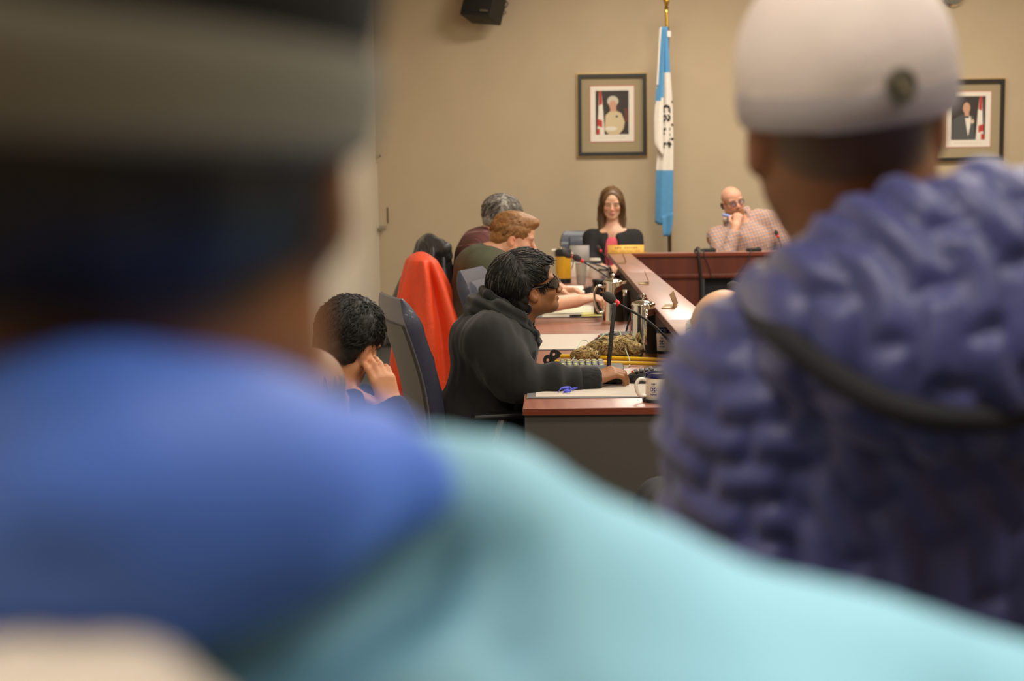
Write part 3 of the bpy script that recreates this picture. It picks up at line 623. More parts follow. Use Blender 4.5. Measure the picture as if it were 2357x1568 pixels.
# grey laptop at the corner, papers
p = onz(1340, 634); t = thing('laptop', 'open grey laptop at the desk corner before the woman', 'laptop', p)
lt = S(1334, 583, p[1]+.1); wl = 45*lt[1]/F; hl = 33*lt[1]/F
MB().box((lt[0], lt[1], lt[2]-.02), (wl, .012, hl+.05), rotx(math.radians(-8)), bevel=.004).obj('lid', M('laptop_grey', (150, 144, 138), .4, .3), t)
MB().box((lt[0], lt[1]+.12, DZ+.012), (wl, .22, .018), bevel=.004).obj('base', M('laptop_grey2', (140, 136, 130), .4, .3), t)
MB().box((lt[0], lt[1]+.03, (DZ+.02+lt[2]-hl/2)/2), (wl*.8, .02, max(.02, lt[2]-hl/2-DZ)), bevel=.004).obj('hinge', m_black, t)
def paper(name, pts, th, m, label, cat='paper', lift=0.0):
    q = [A3((*Z(x, y, DZ)[:2], DZ+.001+lift)) for (x, y) in pts]; k = len(q)
    mb = MB().add(q+[v+A3((0, 0, th)) for v in q], [tuple(range(k)), tuple(range(2*k-1, k-1, -1))]+[(i, i+k, (i+1) % k+k, (i+1) % k) for i in range(k)])
    return mb.obj(name, m, label=label, cat=cat)
m_pap = M('white_paper', (236, 230, 218), .8)
q0 = onz(1335, 638); MB().box(q0+A3((0, .05, .055)), (.17, .12, .11), bevel=.004).obj('paper_box', m_pap, label='white paper carton standing in front of the grey laptop', cat='box')
paper('document_stack', [(1280, 683), (1346, 679), (1342, 664), (1284, 664)], .018, m_pap, 'thick white document stack before the red haired man', 'papers')
paper('folder', [(1278, 686), (1340, 683), (1338, 676), (1280, 678)], .004, M('manila', (196, 160, 96), .7), 'manila folder under the white document stack', 'folder')
paper('loose_paper', [(1250, 727), (1362, 722), (1360, 706), (1256, 710)], .001, M('pale_green_paper', (214, 214, 186), .8), 'pale loose paper under the bare forearm', lift=.006)
paper('sticky_note', [(1338, 732), (1392, 731), (1390, 722), (1342, 723)], .002, M('yellow_note', (216, 208, 128), .8), 'yellow note beside the black tumbler', lift=.006)
pa, pc = Z(1312, 727, DZ+.012), Z(1372, 724, DZ+.012); t = thing('pen', 'black and yellow pen lying on the third blotter', 'pen', (pa+pc)/2-A3((0, 0, .012)))
MB().tube([pa, pa+(pc-pa)*.42], .006, 8).obj('barrel', m_black, t); MB().tube([pa+(pc-pa)*.42, pc], [.005, .003], 8).obj('cap', M('pen_yellow', (190, 180, 90), .5), t)
# cups
p = onz(1338, 655); k_ = p[1]/F; t = thing('plastic_cup', 'clear ribbed plastic cup behind the document stack', 'cup', p)
cu_ = [(0, .002), (10*k_, .002)]
for i in range(9): cu_ += [((10+3.6*i/9)*k_, (3+46*i/9)*k_), ((10.5+3.6*i/9)*k_, (5.5+46*i/9)*k_)]
MB(o=p).lathe(cu_+[(14.4*k_, 50*k_), (13.4*k_, 50*k_), (9.4*k_, 3*k_), (0, 3*k_)], n=28).obj('body', M('clear_plastic', (214, 206, 192), .15, trans=.55), t)
MB(o=p).lathe([(9.2*k_, .006), (11.2*k_, 22*k_), (0, 22*k_)], n=24).obj('drink', M('dark_drink', (112, 92, 72), .2), t)
def paper_cup(px, py, hpx, wpx, label, logo=True):
    p = onz(px, py); k_ = p[1]/F; t = thing('paper_cup', label, 'cup', p, 'white lidded cups'); H, W = hpx*k_, wpx*k_/2
    b = MB(o=p).lathe([(0, 0), (W*.78, 0), (W*.95, H*.76), (0, H*.76)], n=28).obj('body', m_cer, t)
    MB(o=p).lathe([(W*.96, H*.74), (W*1.0, H*.78), (W*.97, H*.86), (0, H*.86)], n=28).obj('band', m_black, t)
    MB(o=p).lathe([(W*.9, H*.86), (W*.86, H*.97), (W*.7, H), (0, H)], n=28).obj('lid', m_cer, t)
    if logo: cyl_decal(rotz(math.radians(-105)), p, W*.9, [[(x*W*.25-W*.1, H*.35+y*H*.09) for (x, y) in ((-1, -1+i), (1, -1+i), (1, -.4+i), (-1, -.4+i))] for i in range(3)], 'emblem', m_logo, b)
paper_cup(1370, 640, 46, 30, 'white lidded cup in front of the pink top', False)
paper_cup(1393, 651, 38, 32, 'white lidded cup with blue emblem below the ledge')
# delegate microphone units with goosenecks
m_unit = M('unit_black', (30, 30, 32), .35, coat=.2); m_foam = M('grey_foam', (62, 56, 54), .95, bump=.6, bs=900); m_ring = M('mic_red', (206, 34, 36), .35); m_btn = M('unit_grey', (96, 96, 98), .5)
def gooseneck(t, path, foam_dir, s=1.0, stalk=None):
    pts = spline(path, 8); st = MB().tube(pts, [.0042*s]*len(pts), 8).obj('gooseneck', stalk or m_black, t)
    e = pts[-1]; dv = unit(foam_dir); MB().tube([e-dv*.012*s, e+dv*.004*s], .0098*s, 12).obj('red_ring', m_ring, t)
    q = [e+dv*x*s for x in (.004, .008, .018, .03, .04, .046, .0485)]; MB().tube(q, [.009*s, .0125*s, .0155*s, .016*s, .013*s, .008*s, .002*s], 16).obj('foam', m_foam, t)
def unit_body(t, p, yaw, L=.15, W=.11, s=1.0):
    R = rotz(yaw)*s; rings = []
    for x, zz, w_ in ((-L/2, .006, .5), (-L*.48, .016, .72), (-L*.38, .026, .9), (-L*.1, .037, 1), (L*.2, .045, 1), (L*.4, .047, .92), (L*.48, .04, .8), (L*.5, .01, .7)):
        rings.append([(x, -W/2*w_, .001), (x, -W/2*w_, zz*.55), (x, -W/2*w_*.85, zz*.9), (x, 0, zz), (x, W/2*w_*.85, zz*.9), (x, W/2*w_, zz*.55), (x, W/2*w_, .001)])
    b = MB(R, p).loft(rings).obj('body', m_unit, t)
    for i in range(4): MB(R, p).box((-L*.3+i*.016, 0, .0345+i*.0022), (.011, .05, .004), roty(-.25), bevel=.001).obj('button', m_btn, b)
    MB(R, p).box((-L*.36, .03, .028), (.008, .008, .004), roty(-.4)).obj('red_key', m_ring, b)
    return b
def mic_unit(px, py, yaw, label, path=None, fd=None, s=1.0, z=ZP):
    p = onz(px, py, z); t = thing('microphone_unit', label, 'microphone', p, 'delegate microphone units'); unit_body(t, p, yaw, s=s)
    if path: gooseneck(t, path, fd, s)
p1 = S(1417, 696, 4.98)
mic_unit(1497, 878, 0, 'black microphone unit with long red ringed gooseneck near the edge', [onz(1560, 850, ZP)+A3((.0, 0, .03)), S(1556, 808, 5.02), S(1540, 785, 5.0), S(1490, 738, 4.98), p1], p1-S(1440, 713, 4.98), 1.12)
p2 = S(1474, 690, 6.45)
mic_unit(1412, 791, 0, 'black microphone unit on the empty blotter behind the camouflage mitts', [onz(1440, 783)+A3((0, 0, .03)), S(1450, 730, 6.4), S(1458, 705, 6.4), p2], S(1480, 676, 6.3)-p2, 1.15)
p3 = S(1338, 600, 8.0)
mic_unit(1368, 674, 0, 'microphone unit beyond the tumbler, its gooseneck reaching left to a foam tip', [onz(1410, 668)+A3((0, 0, .03)), S(1412, 648, 8.0), S(1390, 632, 8.0), p3], p3-S(1360, 613, 8.0), 1.15, DZ)
p4 = S(1317, 591, 9.3)
mic_unit(1416, 646, 0, 'farthest microphone unit on the left desk with low arched gooseneck', [onz(1416, 644)+A3((0, 0, .03)), S(1404, 632, 9.3), S(1398, 618, 9.3), S(1345, 601, 9.3), p4], p4-S(1345, 601, 9.3), 1.25, DZ)
p5 = S(1382, 577, 11.2); q5 = S(1397, 640, 11.2); q5[2] = DZ
t = thing('microphone_unit', 'small red ringed microphone in front of the woman', 'microphone', q5, 'delegate microphone units'); unit_body(t, q5, math.radians(-90))
gooseneck(t, [q5+A3((0, 0, .04)), S(1400, 600, 11.2), p5], p5-S(1398, 598, 11.2)+A3((0, .05, 0)), 1.1)
p6 = S(1790, 543, 11.25); q6 = S(1803, 600, 11.25); q6[2] = DZ
t = thing('microphone_unit', 'thin microphone in front of the plaid shirt man', 'microphone', q6, 'delegate microphone units'); unit_body(t, q6, math.radians(-90))
gooseneck(t, [q6+A3((0, 0, .04)), S(1800, 575, 11.25), S(1795, 556, 11.25), p6], p6-S(1794, 556, 11.25)+A3((0, .03, 0)), 1.1)
# black floor microphone behind the bald head
p7 = S(1688, 668, 5.6); t = thing('floor_microphone', 'dark foam microphone on a floor stand behind the bald head', 'microphone', (p7[0]+.05, p7[1], 0))
MB().lathe([(0, 0), (.13, 0), (.13, .015), (.03, .03), (.012, .04), (0, .04)], (p7[0]+.05, p7[1], 0), 24).obj('base', m_black, t)
MB().tube([(p7[0]+.05, p7[1], .03), p7+A3((.05, 0, -.08)), p7+A3((.03, 0, -.02))], .01, 10).obj('stand', m_black, t)
MB().tube([p7+A3((.04, 0, -.03)), p7+A3((.02, 0, -.01)), p7+A3((0, 0, .008)), p7+A3((-.014, 0, .02)), p7+A3((-.024, 0, .026))], [.016, .026, .029, .022, .004], 28).obj('foam', m_foam, t)
# name plates on the ledge, seen from behind
m_plate = M('nameplate_bronze', (150, 112, 78), .35, .5); m_plate2 = M('nameplate_gold', (206, 160, 70), .4, .4)
def ledge_plate(px, py, yaw, label, L=.2):
    p = Z(px, py, LZ); t = thing('name_plate', label, 'name plate', p, 'name plates on the ledge'); R = Rd @ rotz(yaw)
    MB(R, p).box((.0, 0, .034), (.003, L, .056), roty(-.36), bevel=.0008).obj('plate', m_plate, t); MB(R, p).box((-.018, 0, .003), (.05, L, .003), bevel=.0008).obj('foot', M('nameplate_brass', (196, 168, 120), .3, .8), t)
ledge_plate(1551, 707, math.radians(-9), 'bronze name plate on the ledge nearest the bald head')
ledge_plate(1489, 653, math.radians(-3), 'bronze name plate in the middle of the ledge')
ledge_plate(1437, 606, math.radians(0), 'small brass name plate at the far end of the side ledge', .14)
np_ = S(1441, 581, yf+.06); np_[2] = LZ; t = thing('name_plate', 'gold name plate standing in front of the woman', 'name plate', np_, 'name plates on the ledge')
Wn = 84*yf/F; Rn = rotx(math.radians(-20)); MB(Rn, np_).box((0, 0, .033), (Wn, .004, .064), bevel=.001).obj('plate', m_plate2, t); MB(o=np_).box((0.008, -.012, .004), (Wn+.02, .05, .006), bevel=.001).obj('foot', m_plate2, t)
tx = MB(Rn, np_); rnd = random.Random(4); x = -Wn*.28
for i in range(10):
    if i != 3: tx.box((x, -.0025, .043), (.009, .0008, rnd.uniform(.009, .013))); tx.box((x+.004, -.0025, .043+rnd.choice((-.004, .004))), (.009, .0008, .003))
    x += .0175
x = -Wn*.4
for i in range(22):
    if i not in (5, 6, 17): tx.box((x, -.0025, .016), (.006, .0008, rnd.uniform(.005, .008)))
    x += Wn*.8/22
tx.obj('lettering', M('plate_ink', (92, 66, 30), .6), t)
# rugged laptop of the hoodie man
m_lap = M('laptop_dark', (38, 37, 36), .5); m_lapg = M('laptop_key_grey', (96, 94, 88), .6); m_key = M('key_grey', (118, 118, 112), .6); m_ky = M('key_yellow', (176, 186, 50), .5)
hb = onz(1401, 846, ZP+.036); Rl = Rd @ rotz(math.radians(-2.9)); t = thing('rugged_laptop', 'thick black rugged laptop with upright screen under the hoodie man hand', 'laptop', A3((hb[0], hb[1], ZP)))
bp = A3((hb[0]-.004, hb[1]-.05, ZP))
MB(Rl, bp).box((-.07, .0, .018), (.2, .27, .034), bevel=.006).obj('base', m_lap, t)
MB(Rl, bp).box((.026, .0, .022), (.055, .25, .042), bevel=.007).obj('battery_hump', m_lapg, t)
Rs_ = roty(math.radians(5.5)); 
sc_ = MB(Rl @ Rs_, bp+Rl @ A3((.0, 0, .036))).box((0, 0, .123), (.014, .26, .246), bevel=.004).obj('screen', m_lap, t)
MB(Rl @ Rs_, bp+Rl @ A3((.0, 0, .036))).box((-.0076, 0, .118), (.001, .22, .17)).obj('display', M('screen_glass', (20, 22, 26), .1), sc_)
kb_p = A3(onz(1342, 852, ZP+.02)); t2 = thing('keyboard', 'grey keyboard with yellow marked keys behind the sleeve', 'keyboard', A3((kb_p[0], kb_p[1], ZP)))
Rk = Rd @ rotz(math.radians(2)); kb_o = A3((kb_p[0], kb_p[1], ZP)); MB(Rk @ rotx(math.radians(8)), kb_o).box((0, .06, .012), (.17, .16, .012), bevel=.003).obj('tray', m_lapg, t2)
rnd = random.Random(7)
for i in range(7):
    for j in range(6):
        yk = MB(Rk @ rotx(math.radians(8)), kb_o).box((-.07+i*.0235, -.005+j*.026, .0225), (.019, .021, .008), bevel=.002, seg=1).obj('key', m_key, t2)
        if rnd.random() < .45: MB(Rk @ rotx(math.radians(8)), kb_o).box((-.07+i*.0235, -.005+j*.026, .0267), (.009, .011, .0006)).obj('key_mark', m_ky, yk)
# yellow sticks with black paddle ends, pale cord, camouflage mitts
m_yel = M('stick_yellow', (222, 176, 30), .4); m_cord = M('pale_green_cord', (176, 196, 164), .7)
def stick(a, b, label):
    a, b = Z(*a, DZ+.012), Z(*b, DZ+.012); t = thing('yellow_stick', label, 'stick', (a+b)/2-A3((0, 0, .011)), 'yellow sticks on the desk'); dv = unit(b-a); sd = unit(np.cross(dv, (0, 0, 1)))
    MB().tube([a, a+(b-a)*.5, a+(b-a)*.9, b], [.0085, .0085, .0075, .004], 12).obj('shaft', m_yel, t)
    up = A3((0, 0, 1)); hole = []; out = []
    for q in np.linspace(0, 2*math.pi, 24, endpoint=False):
        rx = .026*math.cos(q); out.append((rx-.022, .019*math.sin(q)*(1-.35*math.cos(q)))); hole.append((.0062*math.cos(q)-.03, .0062*math.sin(q)))
    mb = MB(); e1 = unit(up+sd*-.25); c_ = a+A3((0, 0, .006)); nrm = np.cross(dv, e1)
    V = [c_+dv*p[0]+e1*p[1]+nrm*z for z in (-.003, .003) for L_ in (out, hole) for p in L_]; n = 24; Fs = []
    for i in range(n):
        k = (i+1) % n; Fs += [(i, k, n+k, n+i), (2*n+i, 3*n+i, 3*n+k, 2*n+k), (i, 2*n+i, 2*n+k, k), (n+i, n+k, 3*n+k, 3*n+i)]
    mb.add(V, Fs).obj('paddle', m_black, t)
stick((1278, 833), (1537, 838), 'nearer yellow stick with black paddle end')
stick((1291, 820), (1542, 829), 'farther yellow stick with black paddle end, partly under the mitts')
m_camo = ramp_mat('camouflage', [(0, (64, 50, 32)), (.4, (112, 88, 52)), (.47, (170, 146, 92)), (.52, (92, 72, 42)), (.57, (196, 172, 112)), (.63, (70, 58, 38))], 15, .85, stretch=(1, 1, 2), detail=2.5, distort=2.2)
mp = lambda px, py, h: Z(px, py, DZ)+A3((0, 0, h))
mt = thing('camouflage_mitt', 'larger camouflage mitt lying across the yellow sticks', 'mitt', mp(1420, 828, 0)); f = SDF(.005)
f.chain([mp(1365, 826, .04), mp(1400, 828, .052), mp(1440, 828, .055), mp(1466, 829, .038)], [.03, .04, .042, .03], .02).cone(mp(1400, 828, .05), mp(1380, 824, .03), .03, .02, .02)
f.build().disp(lambda P: .006*nz(P, 90, 1)+.003*nz(P, 240, 3)).obj('body', m_camo, mt)
MB().lathe([(.012, -.004), (.018, 0), (.018, .012), (.012, .014)], mp(1470, 829, .022), 14, R=roty(math.pi/2)).obj('cuff', m_black, mt)
mt2 = thing('camouflage_mitt', 'smaller camouflage mitt left of the laptop screen', 'mitt', mp(1340, 832, 0)); f = SDF(.005)
f.chain([mp(1324, 830, .022), mp(1345, 831, .028), mp(1368, 832, .024)], [.02, .028, .024], .02); f.build().disp(lambda P: .005*nz(P, 110, 2)).obj('body', m_camo, mt2)
cordp = [mp(1272, 852, .006), mp(1298, 843, .006), mp(1320, 833, .012), mp(1330, 828, .05), mp(1340, 822, .068), mp(1354, 822, .06), mp(1358, 832, .02), mp(1372, 822, .06), mp(1395, 818, .09), mp(1425, 818, .098), mp(1433, 826, .07), mp(1448, 838, .02), mp(1448, 846, .006), mp(1432, 850, .004), mp(1420, 845, .004)]
MB().tube(spline(cordp, 8), .0022, 6).obj('cord', m_cord, label='pale green cord looping over the mitts and sticks', cat='cord')
rb = [Z(1284, 905, ZP+.004), Z(1292, 897, ZP+.01), Z(1310, 896, ZP+.01), Z(1312, 903, ZP+.006), Z(1296, 904, ZP+.004), Z(1318, 898, ZP+.004), Z(1355, 888, ZP+.006)]
rp_ = spline(rb, 8); mb = MB(); V = []; Fs = []
for i, q in enumerate(rp_): V += [q, q+A3((.004, .008, .008))]
mb.add(V, [(2*i, 2*i+1, 2*i+3, 2*i+2) for i in range(len(rp_)-1)], smooth=True).obj('ribbon', M('blue_ribbon', (40, 52, 196), .45, sheen=.3), solid=.001, label='bright blue ribbon lanyard under the hoodie sleeve', cat='ribbon')
# ================================================================== PEOPLE
def frame(yaw, pitch=0, roll=0): return rotz(math.radians(yaw)) @ roty(-math.radians(pitch)) @ rotx(math.radians(roll))
class Head:
    """local axes: x towards the face, y to the left ear, z up; origin between the eyes and the back of the skull"""
    def __init__(s, o, yaw, pitch=0, roll=0, sc=1.0): s.o = A3(o); s.R = frame(yaw, pitch, roll); s.s = sc
    def W(s, p): return s.o + s.R @ (A3(p)*s.s)
    def loc(s, P): return ((P-s.o) @ s.R)/s.s
    def ell(s, f, c, r, k=.02, mode=1, R=I3): f.ell(s.W(c), A3(r)*s.s, s.R @ R, k*s.s, mode)
    def cone(s, f, a, b, ra, rb, k=.02, mode=1): f.cone(s.W(a), s.W(b), ra*s.s, rb*s.s, k*s.s, mode=mode)
    def sculpt(s, f, jaw=1.0, nose=1.0, lids=True, ch=1.0):
        s.ell(f, (-.012, 0, .032), (.098, .076, .085), .01); s.ell(f, (.03, 0, .042), (.064, .058, .05), .03); s.ell(f, (.032, 0, -.035*ch), (.058, .060, .085*ch), .03)
        for q in (-1, 1):
            s.cone(f, (-.004, q*.05*jaw, -.055*ch), (.066, q*.014, -.1*ch), .02, .018, .03); s.ell(f, (.06, q*.04, -.028), (.026, .022, .022), .02)
            s.ell(f, (.08, q*.026, .018), (.016, .03, .011), .014); s.ell(f, (.1, q*.032, -.003), (.016, .018, .011), .012, -1)
            if lids: s.ell(f, (.079, q*.0315, -.004), (.0125, .0145, .0115), .003)
            s.ell(f, (-.01, q*.076, -.012), (.019, .009, .032), .006, 1, rotz(q*.35) @ roty(-.2)); s.ell(f, (-.003, q*.086, -.012), (.009, .007, .017), .004, -1, roty(-.2))
        s.ell(f, (.076, 0, -.1*ch), (.016, .02, .014), .02)
        n = nose; s.cone(f, (.09, 0, .008), (.09+.029*n, 0, -.034), .0085, .0115*n, .01); 
        for q in (-1, 1): s.ell(f, (.106, q*.012, -.039), (.011, .008, .008), .006)
        s.ell(f, (.088, 0, -.066*ch), (.018, .024, .0065), .008); s.ell(f, (.087, 0, -.0775*ch), (.018, .02, .0075), .008); s.ell(f, (.112, 0, -.0715*ch), (.016, .024, .0018), .004, -1)
    def neck(s, f, base, r0=.056, r1=.062, k=.03): f.cone(s.W((-.022, 0, -.05)), base, r0*s.s, r1*s.s, k)
    def paint(s, skin, lips=(150, 84, 70), brow=(70, 52, 38), eyes=True, extra=(), flush=0.25):
        def fn(V):
            P = s.loc(V); c = np.tile(A3(lin(skin)), (len(V), 1)); x, y, z = P.T; ay = np.abs(y); fr = x > .05
            red = np.exp(-(((ay-.042)/.02)**2+((z+.035)/.022)**2))*(x > .03)+np.exp(-((y/.014)**2+((z+.034)/.014)**2))*(x > .09)+np.exp(-(((x+.005)/.025)**2+((z+.012)/.035)**2))*(ay > .07)
            c = mixc(c, tuple(np.clip(A3(skin)*A3((1.04, .8, .74)), 0, 255)), red*flush)
            if lips: c = mixc(c, lips, np.exp(-((y/.024)**4+((z+.0715)/.0105)**4))*(x > .075))
            if brow: c = mixc(c, brow, .9*np.exp(-(((ay-.032)/.019)**4+((z-.017-.1*(ay-.03))/.0055)**4))*fr)
            if eyes:
                c = mixc(c, (58, 42, 34), .8*np.exp(-(((ay-.0315)/.015)**4+((z+.004)/.0045)**4))*fr)
            for (cc, rr, col, wgt) in extra:
                d = np.sqrt((((P-A3(cc))/A3(rr))**2).sum(1)); c = mixc(c, col, wgt*sstep(1.1, .8, d))
            return c
        return fn
    def hair_cap(s, f, t=.014, cen=(-.014, 0, .036), r=(.1, .079, .086), cuts=()):
        s.ell(f, cen, A3(r)+t, .01)
        for (c, rr) in cuts: s.ell(f, c, rr, .012, -1)
    def strands(s, n, flow, keep, length, width, seed, cen=(-.014, 0, .036), r=(.1, .079, .086), t=.014, lift=.02, wave=.25, stay=None):
        rs = np.random.RandomState(seed); mb = MB(); cen, r = A3(cen), A3(r)+t; cnt = 0; V = []; Fs = []; ok = stay or (lambda q: True)
        while cnt < n:
            u = rs.normal(size=3); u /= np.linalg.norm(u); p = cen+r*u*.985
            if not keep(p): continue
            cnt += 1; L = length*rs.uniform(.6, 1.25)/6; d = A3(flow(p))+rs.normal(size=3)*wave; pts = []; lf = lift*rs.uniform(0, 1)**2
            for i in range(7):
                q = (p-cen)/r; q /= np.linalg.norm(q); p = cen+r*q*(1+lf*i/6*(1.0)); nn = q/r; nn /= np.linalg.norm(nn); pts.append((p, nn))
                dd = A3(flow(p))*.6+d*.4; dd = dd-nn*(dd @ nn); dd /= np.linalg.norm(dd)+1e-9; p2 = p+dd*L; p = p2 if ok(p2) else p+dd*L*.06
            for i, (p_, nn) in enumerate(pts):
                tg = pts[min(i+1, 6)][0]-pts[max(i-1, 0)][0]; sd = np.cross(tg, nn); sd /= np.linalg.norm(sd)+1e-9; w_ = width*(1-(i/6)**2*.92)*(.5 if i == 0 else 1)
                V += [s.W(p_-sd*w_/2-nn*.0015), s.W(p_+sd*w_/2-nn*.0015), s.W(p_+nn*.0012)]
            b = (cnt-1)*21
            for i in range(6):
                a, e = b+i*3, b+i*3+3; Fs += [(a, a+2, e+2, e), (a+2, a+1, e+1, e+2), (a+1, a, e, e+1)]
        return mb.add(V, Fs, 0, True)
def hand(f, wr, fdir, back, thumb, curl=(.3, .5, .4), spread=.06, s=1.0, tcurl=.5, k=.008, per=None):
    """wr wrist, fdir towards the fingers, back = back of hand normal, thumb = +1/-1 side of cross(back, fdir)"""
    x = unit(fdir); z = A3(back)-x*(A3(back) @ x); z = unit(z); y = np.cross(z, x)*thumb; wr = A3(wr)
    W = lambda p: wr+s*(x*p[0]+y*p[1]+z*p[2])
    ys = (.027, .009, -.009, -.026); Ls = ((.04, .024, .02), (.045, .028, .021), (.041, .026, .02), (.032, .02, .018)); kx = (.09, .094, .09, .082)
    f.cone(W((-.05, 0, 0)), W((.01, 0, 0)), .027*s, .025*s, .02, sc=(1, 1, 1))
    for i in range(4):
        f.cone(W((.008, ys[i]*.55, -.002)), W((kx[i], ys[i], .002)), .0165*s, .0118*s, .014*s)
        p = A3((kx[i], ys[i], .002)); a = 0; r = .0108 if i < 3 else .0094; yaw = (1.5-i)*spread; cl = per[i] if per else curl
        for j in range(3):
            a += cl[j]; d = A3((math.cos(a)*math.cos(yaw), math.sin(yaw), -math.sin(a))); q = p+d*Ls[i][j]; r2 = r*.9
            f.cone(W(p), W(q), r*s, r2*s, k*.6*s); p, r = q, r2
    p = A3((.018, .024, -.008)); ang = (.75, .75-tcurl*.6, .75-tcurl*1.4)
    for j, (L, r, r2) in enumerate(((.045, .017, .0132), (.032, .0125, .0112), (.026, .011, .009))):
        d = A3((math.cos(ang[j])*.93, math.sin(ang[j]), -.28-.12*tcurl*j)); d /= np.linalg.norm(d); q = p+d*L; f.cone(W(p), W(q), r*s, r2*s, k*s); p = q
def skin_mat(name, rough=.5, bump=.12): return M(name, (200, 150, 120), rough, var=.06, vs=60, bump=bump, bs=500, attr=True, sss=.12)
m_skin = skin_mat('skin')
def legs_sit(t, hip, fwd, mat, shoe, seat=.5, w_=.1, reach=.42):
    fwd = unit((fwd[0], fwd[1], 0)); sd = np.cross((0, 0, 1), fwd); f = SDF(.018); hip = A3((hip[0], hip[1], seat+.11))
    f.ell(hip, (.17, .17, .13), k=.05)
    for q in (-1, 1):
        h, kn, an = hip+sd*q*w_+A3((0, 0, -.02)), hip+sd*q*(w_+.03)+fwd*reach+A3((0, 0, -.02)), hip+sd*q*(w_+.02)+fwd*(reach-.06); an[2] = .1
        f.cone(h, kn, .088, .066, .05); f.cone(kn, an, .064, .048, .03)
    f.build().disp(lambda P: .006*nz(P, 30, 4)).obj('trousers', mat, t)
    for q in (-1, 1):
        an = hip+sd*q*(w_+.02)+fwd*(reach-.06); g = SDF(.012); g.cone((an[0], an[1], .08), (an[0], an[1], .05), .048, .05, .02); g.cone((an[0]-fwd[0]*.04, an[1]-fwd[1]*.04, .04), (an[0]+fwd[0]*.17, an[1]+fwd[1]*.17, .035), .04, .035, .02); g.build().obj('shoe', shoe, t)
def legs_stand(t, hip, side, mat, shoe, top=.95):
    side = unit((side[0], side[1], 0)); fwd = np.cross((0, 0, 1), side)*-1; f = SDF(.02); f.ell((hip[0], hip[1], top-.04), (.17, .15, .14), k=.05)
    for q in (-1, 1):
        b = A3((hip[0], hip[1], 0))+side*q*.1; f.chain([b+A3((0, 0, top-.08)), b+A3((0, 0, .5)), b+A3((0, 0, .09))], [.1, .075, .06], .04)
    f.build().disp(lambda P: .006*nz(P, 28, 4)).obj('trousers', mat, t)
    for q in (-1, 1):
        b = A3((hip[0], hip[1], 0))+side*q*.1; g = SDF(.012); g.cone(b+A3((0, 0, .05))-A3((*(unit(A3((0, 1, 0)))*.03)[:2], 0)), b+A3((0, .17, .045)), .048, .04, .02); g.build().obj('shoe', shoe, t)
m_trou = M('dark_trousers', (38, 38, 44), .85, bump=.2, bs=400); m_shoe = M('dark_shoe', (28, 26, 26), .5)
def torso_core(f, ch, pel, r=.1): f.cone(ch, pel, r, r*.95, .04)
def guest_chair(label, p, yaw):
    """plain stacking chair: p under the middle of the seat"""
    R = rotz(yaw); p = A3((p[0], p[1], 0)); t = thing('stacking_chair', label, 'chair', p)
    MB(R, p).box((0, 0, .43), (.44, .44, .06), bevel=.025).obj('seat', m_navy, t); MB(R, p).box((-.235, 0, .66), (.04, .42, .22), roty(-.15), bevel=.018).obj('backrest', m_navy, t)
    for sx in (-1, 1):
        for sy in (-1, 1): MB(R, p).tube([(sx*.17, sy*.19, .41), (sx*.22, sy*.21, 0.005)], .011, 8).obj('leg', m_steel, t)
    for sy in (-1, 1): MB(R, p).tube([(-.18, sy*.19, .42), (-.225, sy*.19, .56), (-.25, sy*.19, .72)], .011, 8).obj('upright', m_steel, t)
# ------------------------------------------------------------------ the man in the black hoodie (in focus)
d0 = 5.02
per = thing('person', 'person in black hoodie and dark wraparound sunglasses leaning over a laptop', 'person', (*S(1105, 1010, d0)[:2], 0))
H = Head(S(1214, 665, d0), 18, 15, 0, 1.0)
sh_r, el_r, wr_r = S(1128, 785, 4.84), S(1192, 882, 4.80), S(1360, 875, 4.84)
sh_l, el_l, wr_l = S(1150, 790, 5.22), S(1130, 920, 5.28), S(1200, 985, 5.12)
f = SDF(.0042); H.sculpt(f, jaw=.95, nose=.92, ch=.83); H.neck(f, S(1168, 765, d0), .055, .064)
f.chain([S(1160, 770, d0), S(1130, 850, d0), S(1110, 960, d0)], [.08, .09, .09], .04)
f.chain([S(1150, 775, 4.92), sh_r, el_r, wr_r], [.06, .055, .042, .03], .03); f.chain([S(1160, 775, 5.12), sh_l, el_l, wr_l], [.06, .055, .042, .03], .03)
hd = unit(S(1398, 862, 4.86)-wr_r); hand(f, wr_r, hd+A3((0, .0, .0)), A3((-.1, -.35, 1)), 1, (.55, .75, .45), .05, .98, .6)
hand(f, wr_l, A3((1, -.1, -.05)), A3((0, -.1, 1)), -1, (.4, .5, .4), .06, 1.0)
f.build().smooth(1, .4)
f.obj('body', m_skin, per, H.paint((150, 100, 62), (122, 74, 56), (40, 32, 26), True, [((.075, 0, -.085), (.05, .045, .028), (96, 78, 62), .45), ((.04, -.055, -.05), (.03, .03, .03), (110, 76, 52), .4)]))
m_hair1 = M('black_hair', (26, 22, 19), .58, var=.35, vs=90); m_hairg = M('grey_hair_strand', (92, 86, 76), .5)
stayH = lambda p: not (p[0] > .056 and p[2] < .07) and not (p[0] > .02 and p[2] < .024) and not (p[0] > -.04 and p[2] < .02) and not (p[0] > -.055 and p[2] < -.02)
cutsH = [((.118, 0, -.03), (.076, .17, .1)), ((.03, -.09, -.036), (.062, .06, .055)), ((.03, .09, -.036), (.062, .06, .055)), ((.02, 0, -.14), (.1, .12, .05))]
hr = SDF(.005); H.hair_cap(hr, .024, cuts=cutsH); H.ell(hr, (-.055, 0, -.04), (.062, .068, .062), .03)
for (c, rr) in cutsH: H.ell(hr, c, rr, .012, -1)
hr.build().disp(lambda P: .004*nz(P, 130, 1)+.002*nz(P, 330, 2)); hb_ = hr.obj('hair', m_hair1, per)
